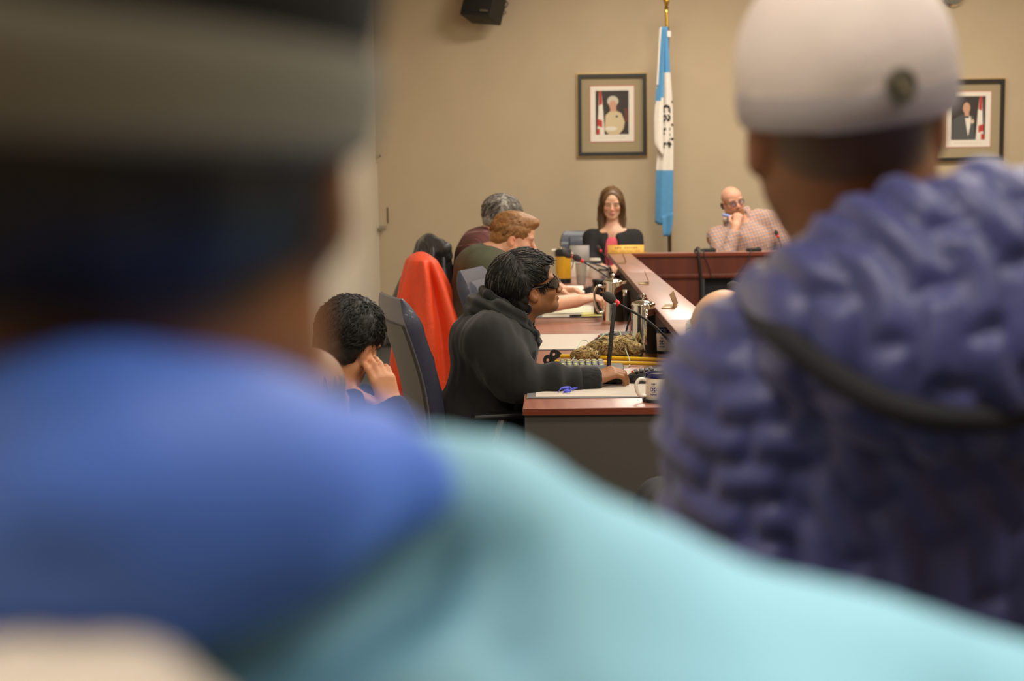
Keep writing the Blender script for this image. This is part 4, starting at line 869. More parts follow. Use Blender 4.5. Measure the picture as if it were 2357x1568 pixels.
keepH = lambda p: p[2] > -.045 and not (p[0] > .05 and p[2] < .072) and not (p[0] > .02 and p[2] < .035) and not (p[0] > -.04 and p[2] < .03) and not (p[0] > -.055 and p[2] < .0)
flowH = lambda p: (.75-.9*(p[2] < .03), .0, -.55-4*max(0, .06-p[2])) if p[0] > -.03 else (-.55, 0, -.9)
H.strands(4200, flowH, keepH, .05, .0024, 3, t=.024, lift=.07, wave=.4, stay=stayH).obj('hair_strands', m_hair1, hb_, sharp=0)
H.strands(150, flowH, lambda p: keepH(p) and p[2] > .02, .06, .002, 4, t=.027, lift=.07, wave=.45, stay=stayH).obj('grey_strands', m_hairg, hb_, sharp=0)
mb = MB()
rs = np.random.RandomState(9)
for i in range(120):                          # fringe and back wisps
    u = rs.uniform(-1, 1); p0 = A3((.078-.03*u*u, .062*u, .1-.02*u*u)); p1 = p0+A3((.026, rs.normal()*.012, -.008)); p2 = p1+A3((.01, rs.normal()*.015, -.016*rs.uniform(.3, 1.3)))
    mb.tube([H.W(q) for q in spline([p0, p1, p2], 4)], [.0022]*6+[.0016, .001, .0004], 4)
mb.obj('fringe', m_hair1, hb_, sharp=0); mb = MB()
for i in range(110):
    u = rs.uniform(-1, 1); p0 = A3((-.1, .06*u, .02-.06*rs.uniform())); p1 = p0+A3((-.02, rs.normal()*.01, -.03)); p2 = p1+A3((-.016*rs.uniform(-.3, 1), rs.normal()*.012, -.03))
    mb.tube([H.W(q) for q in spline([p0, p1, p2], 4)], [.002]*6+[.0016, .001, .0004], 4)
mb.obj('nape_wisps', m_hair1, hb_, sharp=0)
for sd in (-1, 1):
    mb = MB()
    for i in range(22):                       # sideburns
        L_ = rs.uniform(.4, 1.1); p0 = A3((.03+rs.normal()*.007, sd*.07, .006)); p1 = p0+A3((.001, sd*.002, -.016*L_)); p2 = p1+A3((.002, -sd*.002, -.018*L_)); mb.tube([H.W(q) for q in spline([p0, p1, p2], 3)], [.0013]*5+[.0008, .0004], 4)
    mb.obj('sideburn', m_hair1, hb_, sharp=0)
# sunglasses
m_sun = M('gloss_black', (10, 10, 13), .08, coat=.8); gl = []
for a in np.linspace(-1, 1, 25):
    ang = a*1.3; r_ = .082; x = .02+r_*1.02*math.cos(ang)+.012; y = .083*math.sin(ang); hgt = .0215*(1-.6*abs(a)**4) - (.006 if abs(a) < .12 else 0); zc = -.002+.004*abs(a)
    gl.append([(x, y, zc+hgt), (x+.003, y*1.03, zc), (x-.003, y, zc-hgt*1.05), (x-.006, y*.96, zc-hgt*.9), (x-.005, y*.96, zc), (x-.005, y*.96, zc+hgt*.9)])
sg = MB(H.R*H.s, H.o).loft(gl).obj('sunglasses', m_sun, per)
for sd in (-1, 1): MB(H.R*H.s, H.o).tube(spline([(.052, sd*.077, .004), (.03, sd*.081, .006), (.0, sd*.083, .01), (-.015, sd*.083, .008), (-.03, sd*.082, -.008)], 5), .005, 8).obj('temple', m_sun, sg)
MB(H.R*H.s, H.o).tube(spline([(.106, -.052, .012), (.113, -.04, .004), (.11, -.042, -.008)], 5), .0018, 6).obj('lens_glint', M('glint_grey', (150, 152, 166), .2, .6), sg)  # pale C-shaped tube standing in for the bright reflection on the glasses
# hoodie
m_hood = M('black_fleece', (20, 19, 19), .92, var=.12, vs=25, bump=.25, bs=700, sheen=.12)
f = SDF(.0085)
f.cone(S(1112, 985, d0), S(1135, 815, d0), .152, .142, .05, sc=(1, 1.3, 1)); f.ell(S(1142, 790, d0), (.145, .2, .12), k=.06); f.ell(S(1100, 960, d0), (.16, .19, .13), k=.05)
f.ell(S(1125, 775, d0), (.12, .17, .09), k=.06)
f.chain([S(1138, 775, 4.9), sh_r, S(1164, 840, 4.805), el_r+A3((0, 0, .004))], [.09, .083, .076, .067], .05); f.chain([el_r, S(1270, 878, 4.815), wr_r+A3((.004, 0, 0))], [.066, .055, .041], .04)
f.chain([S(1150, 775, 5.12), sh_l, el_l, wr_l], [.09, .083, .066, .045], .05)
f.build().smooth(5, .5)
def wr_disp(P):
    q = (P-el_r) @ unit(wr_r-el_r); near = (np.abs(P[:, 1]-4.82) < .12)*(P[:, 2] < el_r[2]+.09)
    fo = np.sin(q*75+9*(P[:, 2]-.8)+3*nz(P, 9, 3))*sstep(-.02, .08, q)*near*.0055
    return fo+.006*nz(P*A3((1, 1, .6)), 28, 2)+.0035*nz(P*A3((1.4, 1, .7)), 62, 5)
f.disp(wr_disp).obj('hoodie', m_hood, per)
f = SDF(.006)                                  # hood lying around the neck
f.chain([S(1102, 712, d0), S(1110, 712, d0-.09), S(1150, 716, d0-.125), S(1194, 742, d0-.1), S(1226, 778, d0-.03), S(1228, 782, d0+.05), S(1194, 742, d0+.11), S(1150, 716, d0+.125), S(1110, 712, d0+.09), S(1102, 712, d0)], [.034, .036, .036, .032, .024, .024, .032, .036, .036, .034], .02)
f.ell(S(1104, 704, d0), (.052, .105, .05), k=.02); f.ell(S(1096, 727, d0), (.04, .11, .028), roty(.5), k=.012); f.ell(S(1176, 690, d0), (.082, .088, .08), k=.015, mode=-1)
f.build().smooth(2, .5).disp(lambda P: .004*np.sin((P[:, 2]*1.0+.5*P[:, 0])*150+3*nz(P, 12, 2))+.003*nz(P, 45, 3)).obj('hood', m_hood, per)
f = SDF(.005)                                  # stitched rim of the hood, standing behind the neck
f.chain([S(1236, 792, d0-.015), S(1212, 745, d0-.085), S(1160, 702, d0-.115), S(1124, 678, d0-.08), S(1112, 668, d0), S(1124, 678, d0+.08), S(1160, 702, d0+.115), S(1212, 745, d0+.09), S(1236, 792, d0+.02)], [.014, .016, .017, .016, .015, .016, .017, .016, .014], .012)
f.build().disp(lambda P: .003*nz(P, 50, 2)).obj('hood_rim', m_hood, per)
mb = MB().tube(spline([S(1230, 752, d0-.06), S(1229, 770, d0-.07), S(1234, 764, d0-.07), S(1236, 775, d0-.07), S(1229, 790, d0-.065), S(1227, 774, d0-.06)], 6), .0045, 8); mb.obj('drawstring', M('black_cord', (20, 20, 24), .8), per)
ear = H.W((-.004, -.06, -.075)); MB().tube([S(1214, 712, 4.945)+A3((.013*math.cos(a), 0, .017*math.sin(a))) for a in np.linspace(0, 2*math.pi, 20)], .003, 6).obj('earpiece_wire', m_black, per)
cf = SDF(.006); ax_ = unit(wr_r-el_r); cf.cone(wr_r-ax_*.02, wr_r+ax_*.012, .047, .045, .01); cf.cone(wr_r+ax_*.05, wr_r+ax_*.08, .042, .042, .004, mode=-1); cf.build().disp(lambda P: .0015*np.sin(np.arctan2(P[:, 2]-wr_r[2], P[:, 1]-wr_r[1])*40)).obj('cuff', m_hood, per)
legs_sit(per, S(1105, 1010, d0), (1, .12), m_trou, m_shoe)
# ------------------------------------------------------------------ red haired man in olive T-shirt
d1 = 7.5; per = thing('person', 'red haired person in olive green T-shirt looking down at papers', 'person', (*S(1085, 750, d1)[:2], 0))
H = Head(S(1181, 548, d1), 4, -14, 0, 1.08)
shr, elr, wrr = S(1120, 625, 7.3), S(1215, 708, 7.25), S(1328, 692, 7.42); shl, ell_, wrl = S(1135, 620, 7.75), S(1230, 690, 7.9), S(1290, 668, 7.8)
f = SDF(.0055); H.sculpt(f, jaw=1.12); H.neck(f, S(1128, 600, d1), .064, .075); f.chain([S(1125, 605, d1), S(1090, 730, d1)], [.1, .1], .04)
f.chain([S(1130, 610, 7.4), shr, elr, wrr], [.07, .062, .05, .034], .03); f.chain([S(1140, 610, 7.6), shl, ell_, wrl], [.07, .06, .048, .032], .03)
hand(f, wrr, S(1360, 686, 7.44)-wrr, (-.2, -.4, 1), 1, (.5, .7, .5), .04, 1.05, .6); hand(f, wrl, A3((.8, -.4, .0)), (0, .2, 1), -1, (.5, .6, .5), .05, 1.05)
f.build().smooth(1, .4).obj('body', m_skin, per, H.paint((218, 164, 132), (186, 112, 98), (166, 112, 62), True, flush=.55))
m_red_h = M('red_hair', (146, 102, 56), .5, var=.25, vs=110); cutsR = [((.11, 0, -.05), (.085, .1, .1)), ((.03, -.1, -.04), (.058, .05, .058)), ((.03, .1, -.04), (.058, .05, .058)), ((.0, 0, -.12), (.14, .12, .068))]
hr = SDF(.006); H.hair_cap(hr, .007, cuts=()); H.ell(hr, (.035, 0, .1), (.065, .05, .028), .03); H.ell(hr, (.078, .0, .092), (.03, .042, .016), .03); H.ell(hr, (-.06, 0, -.015), (.052, .064, .05), .02)
for c, rr in cutsR: H.ell(hr, c, rr, .01, -1)
hr.build().disp(lambda P: .003*nz(P, 150, 1)); hb_ = hr.obj('hair', m_red_h, per)
H.strands(1500, lambda p: (.9, 0, .25) if p[2] > .06 else (-.3, 0, -.9), lambda p: p[2] > -.02 and not (p[0] > .06 and p[2] < .06) and not (p[0] > -.04 and p[2] < .035), .03, .0018, 5, t=.0075, lift=.02, wave=.15).obj('hair_strands', m_red_h, hb_, sharp=0)
m_ol = M('olive_cotton', (70, 72, 52), .9, var=.08, vs=20, bump=.2, bs=500); f = SDF(.011)
f.cone(S(1088, 745, d1), S(1118, 640, d1), .165, .165, .06, sc=(1, 1.25, 1)); f.ell(S(1122, 622, d1), (.155, .24, .12), k=.06); f.ell(S(1105, 608, d1), (.11, .17, .09), k=.05)
f.chain([S(1125, 612, 7.36), shr, shr+(elr-shr)*.55], [.1, .095, .085], .04); f.chain([S(1135, 612, 7.65), shl, shl+(ell_-shl)*.55], [.1, .095, .085], .04); f.ell(S(1147, 572, d1), (.07, .075, .05), k=.015, mode=-1)
f.build().smooth(1).disp(lambda P: .005*nz(P*A3((1, 1, .5)), 30, 2)+.002*nz(P, 70, 3)).obj('t_shirt', m_ol, per)
legs_sit(per, S(1085, 750, d1), (1, .05), m_trou, m_shoe)
# ------------------------------------------------------------------ grey haired man
d2 = 8.8; per = thing('person', 'grey haired person in maroon checked shirt behind the red haired one', 'person', (*S(1090, 690, d2)[:2], 0))
H = Head(S(1158, 503, d2), 8, -14, 0, 1.04)
f = SDF(.007); H.sculpt(f); H.neck(f, S(1120, 555, d2), .058, .066); f.chain([S(1115, 560, d2), S(1090, 680, d2)], [.1, .1], .04)
a1 = [S(1112, 575, 8.62), S(1150, 660, 8.58), S(1240, 655, 8.7)]; a2 = [S(1125, 575, 9.0), S(1160, 650, 9.05), S(1240, 650, 9.0)]
for a in (a1, a2): f.chain([S(1118, 565, d2)]+a, [.07, .06, .046, .032], .03)
hand(f, a1[2], (1, 0, 0), (0, -.2, 1), 1); hand(f, a2[2], (1, 0, 0), (0, .2, 1), -1)
f.build().smooth(1, .4).obj('body', m_skin, per, H.paint((206, 150, 122), brow=(120, 112, 104)))
m_gh = M('grey_hair', (142, 136, 126), .5, var=.45, vs=60); hr = SDF(.007); H.hair_cap(hr, .02, cuts=()); H.ell(hr, (-.06, 0, -.03), (.055, .066, .05), .03)
for c, rr in cutsH: H.ell(hr, c, rr, .01, -1)
hr.build().disp(lambda P: .004*nz(P, 110, 4)); hb_ = hr.obj('hair', m_gh, per)
H.strands(700, flowH, keepH, .06, .005, 6, t=.022, lift=.06, wave=.5).obj('hair_strands', m_gh, hb_, sharp=0)
H.strands(260, flowH, keepH, .06, .005, 16, t=.023, lift=.06, wave=.5).obj('dark_strands', M('dark_grey_hair', (72, 68, 64), .5), hb_, sharp=0)
m_mar = check_mat('maroon_check', (96, 54, 50), [((0, .1, 1), .085, .006, 0, (158, 118, 106)), ((.7, .7, 0), .085, .006, .02, (158, 118, 106)), ((.7, .7, .1), .05, .02, 0, (82, 42, 40))]); f = SDF(.012)
f.cone(S(1090, 680, d2), S(1108, 600, d2), .165, .165, .06, sc=(1, 1.25, 1)); f.ell(S(1112, 580, d2), (.145, .23, .12), k=.06); f.ell(S(1102, 556, d2), (.1, .15, .08), k=.05)
for a in (a1, a2): f.chain([S(1116, 565, d2)]+a, [.1, .09, .07, .048], .04)
f.build().smooth(1).disp(lambda P: .005*nz(P, 26, 1)).obj('shirt', m_mar, per)
cl = SDF(.006); 
cl.chain([S(1128, 548, d2-.08), S(1118, 534, d2-.05), S(1116, 530, d2), S(1118, 534, d2+.05), S(1128, 548, d2+.08)], [.022, .026, .028, .026, .022], .02); cl.build().obj('collar', M('maroon_cloth', (72, 34, 32), .9), per)
legs_sit(per, S(1090, 690, d2), (1, 0), m_trou, m_shoe)
# ------------------------------------------------------------------ woman in black blazer
d3 = 11.6; per = thing('person', 'person with long brown hair in black blazer and pink top', 'person', (*S(1412, 620, d3)[:2], 0))
H = Head(S(1408, 468, d3), -92, -10, 0, 1.0); f = SDF(.0055); H.sculpt(f, jaw=1.04, nose=.85); H.neck(f, S(1411, 524, d3+.03), .048, .056)
shl = [S(1362, 548, d3), S(1354, 600, d3-.08), S(1385, 616, d3-.3)]; shr = [S(1460, 548, d3), S(1472, 600, d3-.08), S(1432, 612, d3-.3)]
f.ell(S(1411, 546, d3), (.13, .07, .1), k=.05); f.chain([S(1411, 555, d3+.02), S(1411, 640, d3+.02)], [.07, .07], .04)
for a in (shl, shr): f.chain([S(1411, 536, d3)]+a, [.06, .05, .04, .028], .03)
hand(f, shl[2], (.6, -.8, 0), (0, .0, 1), -1); hand(f, shr[2], (-.6, -.8, 0), (0, 0, 1), 1)
f.build().smooth(1, .4).obj('body', m_skin, per, H.paint((226, 178, 148), (188, 112, 100), (120, 88, 62), True, flush=.5))
m_bh = M('brown_hair', (106, 78, 48), .42, var=.25, vs=70, stretch=(3, 3, .5)); cutsW = [((.108, 0, -.008), (.082, .06, .1)), ((.06, 0, -.16), (.09, .055, .12))]
hr = SDF(.006); H.hair_cap(hr, .016)
for sd in (-1, 1): hr.chain([H.W((.0, sd*.072, .03)), H.W((-.01, sd*.084, -.05)), H.W((.0, sd*.088, -.13)), H.W((.04, sd*.076, -.21)), H.W((.075, sd*.064, -.29))], [.028, .028, .028, .026, .014], .02)
hr.chain([H.W((-.07, 0, .02)), H.W((-.08, 0, -.1)), H.W((-.075, 0, -.2))], [.07, .07, .06], .03)
for c, rr in cutsW: H.ell(hr, c, rr, .012, -1)
hr.build().disp(lambda P: .001*np.sin(P[:, 0]*700+6*nz(P, 14, 2))+.001*nz(P, 120, 1)); hb_ = hr.obj('hair', m_bh, per)
mb = MB(); rs = np.random.RandomState(12)
for i in range(420):
    sd = rs.choice((-1, 1)); o_ = rs.normal(size=3)*A3((.012, .009, .006)); r0 = A3((.03, sd*.01, .12))+A3((-.09*rs.uniform(), 0, 0)); off = rs.uniform(-.02, .02)
    pts = [r0, A3((r0[0]+.01, sd*.062, .085)), A3((.01+off, sd*.086, .0)), A3((.0+off, sd*.09, -.08)), A3((.02+off, sd*.092, -.16)), A3((.07+off*.5, sd*.076, -.275))]
    pts = [q+o_ for q in pts]; k_ = len(spline(pts, 4)); mb.tube([H.W(q) for q in spline(pts, 4)], list(np.linspace(.0016, .001, k_)), 4)
mb.obj('hair_strands', m_bh, hb_, sharp=0)
MB().tube(spline([H.W((0, .09, .01)), H.W((.01, .095, -.02)), H.W((.015, .088, -.045))], 4), .006, 8).obj('earpiece', m_black, per)
f = SDF(.009); f.ell(S(1411, 572, d3), (.15, .105, .125), k=.04); f.cone(S(1411, 580, d3+.01), S(1411, 650, d3+.01), .12, .13, .05, sc=(1.1, .75, 1)); f.ell(S(1410, 528, d3-.1), (.055, .1, .05), k=.015, mode=-1)
f.build().disp(lambda P: .004*nz(P, 40, 3)).obj('pink_top', M('rose_top', (206, 84, 96), .8, var=.1, vs=20), per)
m_blz = M('black_blazer', (26, 24, 24), .85, var=.1, vs=30); f = SDF(.01); f.ell(S(1411, 572, d3+.01), (.18, .125, .15), k=.05); f.cone(S(1411, 575, d3+.01), S(1411, 650, d3+.01), .15, .155, .05, sc=(1.12, .86, 1))
for a in (shl, shr): f.chain([S(1411, 540, d3+.02), a[0]+A3((0, .01, 0)), a[1], a[2]+A3((0, .1, 0))], [.07, .066, .056, .048], .04)
f.ell(S(1409, 508, d3-.04), (.046, .11, .07), k=.02, mode=-1); f.cone(S(1410, 540, d3-.17), S(1402, 660, d3-.18), .11, .12, .012, sc=(.58, 1, 1), mode=-1)
f.build().smooth(1).disp(lambda P: .004*nz(P, 35, 2)).obj('blazer', m_blz, per)
legs_sit(per, S(1412, 620, d3), (0, -1), m_trou, m_shoe)
# ------------------------------------------------------------------ bald man in plaid shirt
d4 = 11.6; per = thing('person', 'bald bearded person with glasses in plaid shirt, fist held at the mouth', 'person', (*S(1730, 640, d4)[:2], 0))
H = Head(S(1686, 464, d4), -78, -4, 14, 1.03); f = SDF(.0055); H.sculpt(f, jaw=1.06); H.neck(f, S(1712, 530, d4+.05), .06, .068)
f.ell(S(1720, 565, d4+.03), (.12, .07, .1), k=.05); f.chain([S(1722, 560, d4+.03), S(1730, 640, d4+.03)], [.08, .08], .04)
al = [S(1652, 546, d4-.02), S(1668, 606, d4-.32), S(1694, 522, d4-.25)]; ar = [S(1772, 508, d4+.02), S(1815, 570, d4-.1), S(1850, 605, d4-.3)]
for a in (al, ar): f.chain([S(1715, 525, d4)]+a, [.07, .058, .044, .03], .03)
hand(f, al[2], S(1699, 496, d4-.22)-al[2], (-.35, -1, .1), 1, (1.0, 1.25, .7), .02, 1.06, .8); hand(f, ar[2], (.6, -.7, 0), (0, 0, 1), -1)
f.build().smooth(1, .4)
f.obj('body', m_skin, per, H.paint((222, 166, 136), (170, 100, 84), (150, 110, 76), True, [((.06, 0, -.09), (.052, .06, .042), (152, 98, 52), .85), ((.1, 0, -.054), (.03, .03, .008), (152, 98, 52), .8)], flush=.4))
bd = SDF(.005); H.ell(bd, (.062, 0, -.1), (.034, .045, .03), .02); 
for sd in (-1, 1): H.cone(bd, (.03, sd*.054, -.075), (.07, sd*.02, -.108), .012, .018, .02)
H.ell(bd, (.108, 0, -.07), (.02, .026, .012), .008, -1); bd.build().disp(lambda P: .003*nz(P, 200, 2)).obj('beard', M('ginger_beard', (150, 98, 52), .8, var=.2, vs=150), per)
m_gls = M('glasses_brown', (70, 44, 34), .3); gs = MB(H.R*H.s, H.o)
for sd in (-1, 1):
    gs.tube([(.104, sd*.033+.024*math.cos(a), -.006+.018*math.sin(a)) for a in np.linspace(0, 2*math.pi, 24)], .0024, 6); gs.tube([(.102, sd*.057, .002), (.05, sd*.075, .002), (.0, sd*.081, .0)], .0022, 6)
gs.tube([(.105, -.009, -.002), (.109, 0, 0), (.105, .009, -.002)], .0022, 6); go = gs.obj('glasses', m_gls, per)
lz = MB(H.R*H.s, H.o)
for sd in (-1, 1): lz.add([(.104, sd*.033+.023*math.cos(a), -.006+.017*math.sin(a)) for a in np.linspace(0, 2*math.pi, 20, endpoint=False)], [tuple(range(20))])
lz.obj('lenses', M('lens_glass', (214, 210, 236), .03, trans=.9), go)
MB(H.R*H.s, H.o).tube(spline([(-.004, -.088, .01), (-.002, -.095, -.012), (.008, -.086, -.04)], 5), .009, 8).obj('earpiece', m_black, per)
m_pl = check_mat('orange_blue_check', (196, 178, 170), [((.96, .1, .25), .026, .007, 0, (206, 140, 80)), ((-.25, .1, .96), .026, .007, .0, (206, 140, 80)), ((.96, .1, .25), .026, .005, .013, (92, 96, 128)), ((-.25, .1, .96), .026, .005, .013, (92, 96, 128))]); f = SDF(.01)
f.ell(S(1722, 560, d4+.01), (.2, .14, .16), k=.06); f.cone(S(1722, 560, d4), S(1732, 650, d4), .16, .18, .06, sc=(1.15, .85, 1)); f.ell(S(1745, 508, d4+.05), (.13, .08, .07), k=.05)
f.chain([S(1700, 530, d4+.02), al[0], al[1], al[1]+(al[2]-al[1])*.8], [.085, .082, .07, .048], .04); f.chain([S(1745, 505, d4+.04), ar[0], ar[1], ar[2]], [.085, .08, .066, .05], .04); f.ell(S(1722, 528, d4-.01), (.09, .075, .06), k=.04); f.ell(S(1700, 490, d4-.02), (.056, .07, .045), k=.02, mode=-1)
f.build().smooth(1).disp(lambda P: .006*nz(P, 34, 2)+.003*nz(P, 80, 4)).obj('shirt', m_pl, per)
cl = SDF(.006); cl.chain([S(1668, 508, d4-.05), S(1674, 494, d4+.06), S(1720, 482, d4+.1), S(1728, 500, d4+.02), S(1716, 524, d4-.07)], [.018, .02, .022, .022, .012], .02); cl.build().obj('collar', m_pl, per)
MB().tube([S(1664, 494, d4-.12), S(1682, 499, d4-.16)], .012, 8).obj('blue_pen', M('pale_blue', (150, 168, 232), .4), per)
legs_sit(per, S(1730, 640, d4), (0, -1), m_trou, m_shoe)
# ------------------------------------------------------------------ dark haired man resting his temple on his hand
d5 = 3.95; per = thing('person', 'dark haired bearded person in navy resting the temple on one hand', 'person', (*S(810, 1100, d5)[:2], 0))
H = Head(S(803, 786, d5), 62, -14, 16, .98); f = SDF(.0045); H.sculpt(f); H.neck(f, S(785, 925, d5-.01), .052, .055); f.chain([S(785, 995, d5), S(800, 1080, d5)], [.07, .08], .04)
wr5 = S(903, 940, d5-.05); aR = [S(880, 1025, d5-.02), S(970, 1090, d5-.02), wr5]; aL = [S(690, 980, d5+.02), S(650, 1100, d5+.15), S(760, 1090, d5+.3)]
for a in (aR, aL): f.chain([S(785, 1000, d5)]+a, [.05, .05, .044, .03], .03)
hand(f, wr5, (-.3, .05, .95), (.45, -.9, 0), 1, (.15, .35, .2), .07, .98, .3, per=[(.05, .5, .25), (.1, .45, .25), (.35, .6, .4), (.5, .7, .5)]); hand(f, aL[2], (1, .2, 0), (0, 0, 1), -1)
f.build().smooth(1, .4).obj('body', m_skin, per, H.paint((196, 138, 100), (140, 84, 70), (30, 24, 20), True, [((.05, 0, -.08), (.062, .075, .045), (30, 28, 30), .85)]))
m_dh = M('near_black_hair', (26, 22, 18), .6, var=.4, vs=90); hr = SDF(.006); H.hair_cap(hr, .01); H.ell(hr, (-.05, 0, -.03), (.056, .064, .05), .03)
for c, rr in cutsH: H.ell(hr, c, rr, .01, -1)
hr.build().disp(lambda P: .005*nz(P, 120, 3)+.002*nz(P, 260, 2)); hb_ = hr.obj('hair', m_dh, per)
H.strands(1500, flowH, keepH, .025, .0035, 7, t=.012, lift=.07, wave=1.0).obj('hair_strands', m_dh, hb_, sharp=0)
m_nv = M('navy_wool', (34, 42, 66), .9, var=.1, vs=30, bump=.2, bs=500); f = SDF(.011); f.cone(S(800, 1140, d5), S(788, 1050, d5), .16, .14, .06, sc=(1.25, 1, 1)); f.ell(S(785, 1025, d5), (.17, .12, .085), k=.06)
f.chain([S(795, 975, d5)]+aR[:2]+[aR[1]+(wr5-aR[1])*.97], [.075, .072, .06, .046], .04); f.cone(S(800, 950, d5-.02), S(890, 985, d5-.04), .05, .05, .04); f.chain([S(775, 990, d5)]+aL, [.07, .07, .06, .045], .04)
f.build().smooth(1).disp(lambda P: .005*nz(P, 30, 1)).obj('jumper', m_nv, per)
cl = SDF(.007); cl.chain([S(735, 935, d5), S(755, 935, d5-.06), S(808, 925, d5-.068), S(842, 908, d5)], [.03]*4, .02); cl.build().obj('collar', m_nv, per)
legs_sit(per, S(810, 1100, d5), (-.15, 1), m_trou, m_shoe); guest_chair('stacking chair under the dark haired man in navy', S(810, 1100, d5), math.radians(98))
# ------------------------------------------------------------------ balding head in front of him
d6 = 3.0; per = thing('person', 'balding person in dark jacket seen from behind, low at the left', 'person', (*S(712, 1200, d6)[:2], 0))
H = Head(S(715, 925, d6), 96, -4, 0, 1.0); f = SDF(.0055); H.sculpt(f); H.neck(f, S(712, 1060, d6-.03), .06, .066); f.chain([S(712, 1070, d6), S(712, 1250, d6)], [.1, .1], .04)
a1 = [S(550, 1130, d6), S(520, 1330, d6+.05), S(640, 1330, d6+.3)]; a2 = [S(875, 1130, d6), S(905, 1330, d6+.05), S(780, 1330, d6+.3)]
for a in (a1, a2): f.chain([S(712, 1090, d6)]+a, [.07, .056, .044, .03], .03)
hand(f, a1[2], (.5, .8, 0), (0, 0, 1), -1); hand(f, a2[2], (-.5, .8, 0), (0, 0, 1), 1)
f.build().smooth(1, .4).obj('body', m_skin, per, H.paint((140, 104, 84), extra=[((-.06, 0, -.01), (.075, .1, .075), (84, 74, 68), .75)]))
H.strands(300, lambda p: (-.3, p[1]*4, -.9), lambda p: p[0] < .02 and p[2] < .06 and p[2] > -.04, .05, .003, 8, t=-.004, lift=.03, wave=.3).obj('hair_strands', M('thin_grey_hair', (96, 88, 82), .45), per, sharp=0)
m_dj = M('dark_jacket', (40, 44, 58), .8, var=.1, vs=20, bump=.2, bs=300); f = SDF(.012); f.cone(S(712, 1280, d6), S(712, 1150, d6), .17, .165, .06, sc=(1.25, 1, 1)); f.ell(S(712, 1130, d6), (.21, .13, .09), k=.06)
for a in (a1, a2): f.chain([S(712, 1110, d6)]+a, [.09, .08, .062, .045], .04)
f.build().smooth(1).disp(lambda P: .005*nz(P, 28, 3)).obj('jacket', m_dj, per)
legs_sit(per, S(712, 1250, d6), (0, 1), m_trou, m_shoe); guest_chair('stacking chair under the balding man at the left', S(712, 1250, d6), math.radians(90))
# ------------------------------------------------------------------ bald head with floral collar, right of the desk
d7 = 3.3; per = thing('person', 'bald person in floral shirt seen from behind below the name plates', 'person', (*S(1690, 1100, d7)[:2], 0))
H = Head(S(1670, 783, d7), 96, -8, -6, 1.0); f = SDF(.0055); H.sculpt(f); H.neck(f, S(1680, 905, d7-.06), .06, .066); f.chain([S(1690, 930, d7), S(1690, 1100, d7)], [.1, .1], .04)
a1 = [S(1612, 990, d7), S(1620, 1150, d7+.1), S(1640, 1120, d7+.4)]; a2 = [S(1835, 960, d7), S(1850, 1150, d7+.05), S(1750, 1150, d7+.35)]
for a in (a1, a2): f.chain([S(1690, 930, d7)]+a, [.07, .056, .044, .03], .03)
hand(f, a1[2], (.5, .8, 0), (0, 0, 1), -1); hand(f, a2[2], (-.5, .8, 0), (0, 0, 1), 1)
f.build().smooth(1, .4).obj('body', m_skin, per, H.paint((216, 170, 132), extra=[((-.06, 0, -.03), (.08, .1, .075), (170, 140, 112), .6)]))
m_fl = ramp_mat('floral_print', [(0, (222, 220, 216)), (.46, (70, 78, 104)), (.5, (220, 218, 214)), (.56, (96, 102, 124)), (.6, (226, 224, 220))], 70, .85, detail=2, distort=1.2); f = SDF(.011)
f.cone(S(1715, 1150, d7), S(1715, 1040, d7), .15, .145, .06, sc=(1.1, 1, 1)); f.ell(S(1715, 1000, d7), (.16, .13, .1), k=.06)
for a in (a1, a2): f.chain([S(1690, 960, d7)]+a, [.09, .08, .06, .045], .04)
f.build().smooth(1).disp(lambda P: .005*nz(P, 30, 2)).obj('shirt', m_fl, per)
cl = SDF(.006); cl.chain([S(1597, 748, d7+.04), S(1604, 800, d7-.02), S(1640, 880, d7-.1), S(1730, 880, d7-.1), S(1760, 850, d7)], [.02, .026, .03, .03, .026], .03); cl.build().disp(lambda P: .003*nz(P, 80, 2)).obj('collar', m_fl, per)
legs_sit(per, S(1690, 1100, d7), (0, 1), m_trou, m_shoe); guest_chair('stacking chair under the bald man in the floral shirt', S(1690, 1100, d7), math.radians(90))
# ------------------------------------------------------------------ standing man in white cap and quilted navy jacket
d8 = 1.22; per = thing('person', 'standing person in white cap and quilted navy jacket seen from behind', 'person', (*S(2150, 1200, d8)[:2], 0))
H = Head(S(1940, 262, d8), 90, 8, -6, 1.0); f = SDF(.004); H.sculpt(f); H.neck(f, S(2010, 600, d8), .06, .066); f.ell(S(2110, 900, d8), (.11, .07, .07), k=.04); f.chain([S(2070, 780, d8), S(2150, 1400, d8)], [.06, .09], .04)
a1 = [S(1766, 935, d8+.04), S(1692, 1420, d8+.08), S(1770, 1900, d8+.22)]; a2 = [S(2560, 740, d8-.02), S(2640, 1400, d8), S(2560, 1950, d8+.15)]
for a in (a1, a2): f.chain([S(2090, 850, d8)]+a, [.05, .05, .046, .032], .03)
hand(f, a1[2], (.2, .5, -.8), (-1, 0, 0), 1); hand(f, a2[2], (-.2, .5, -.8), (1, 0, 0), -1)
f.build().smooth(1, .4).obj('body', m_skin, per, H.paint((124, 76, 42), extra=[((-.07, 0, -.018), (.06, .09, .03), (62, 44, 30), .85)], flush=.3))
m_cap = M('white_cap_cotton', (204, 192, 188), .85, var=.05, vs=15, bump=.2, bs=600); m_band = M('grey_cap_band', (160, 152, 156), .85)
cp_ = SDF(.005); H.ell(cp_, (-.012, 0, .036), (.112, .09, .1), .01)
def below(X, Y, Zz):
    return (Zz-H.o[2])*H.R[2, 2]+(X-H.o[0])*H.R[0, 2]+(Y-H.o[1])*H.R[1, 2]-.004*H.s+.06*((X-H.o[0])*H.R[0, 0]+(Y-H.o[1])*H.R[1, 0])*-1
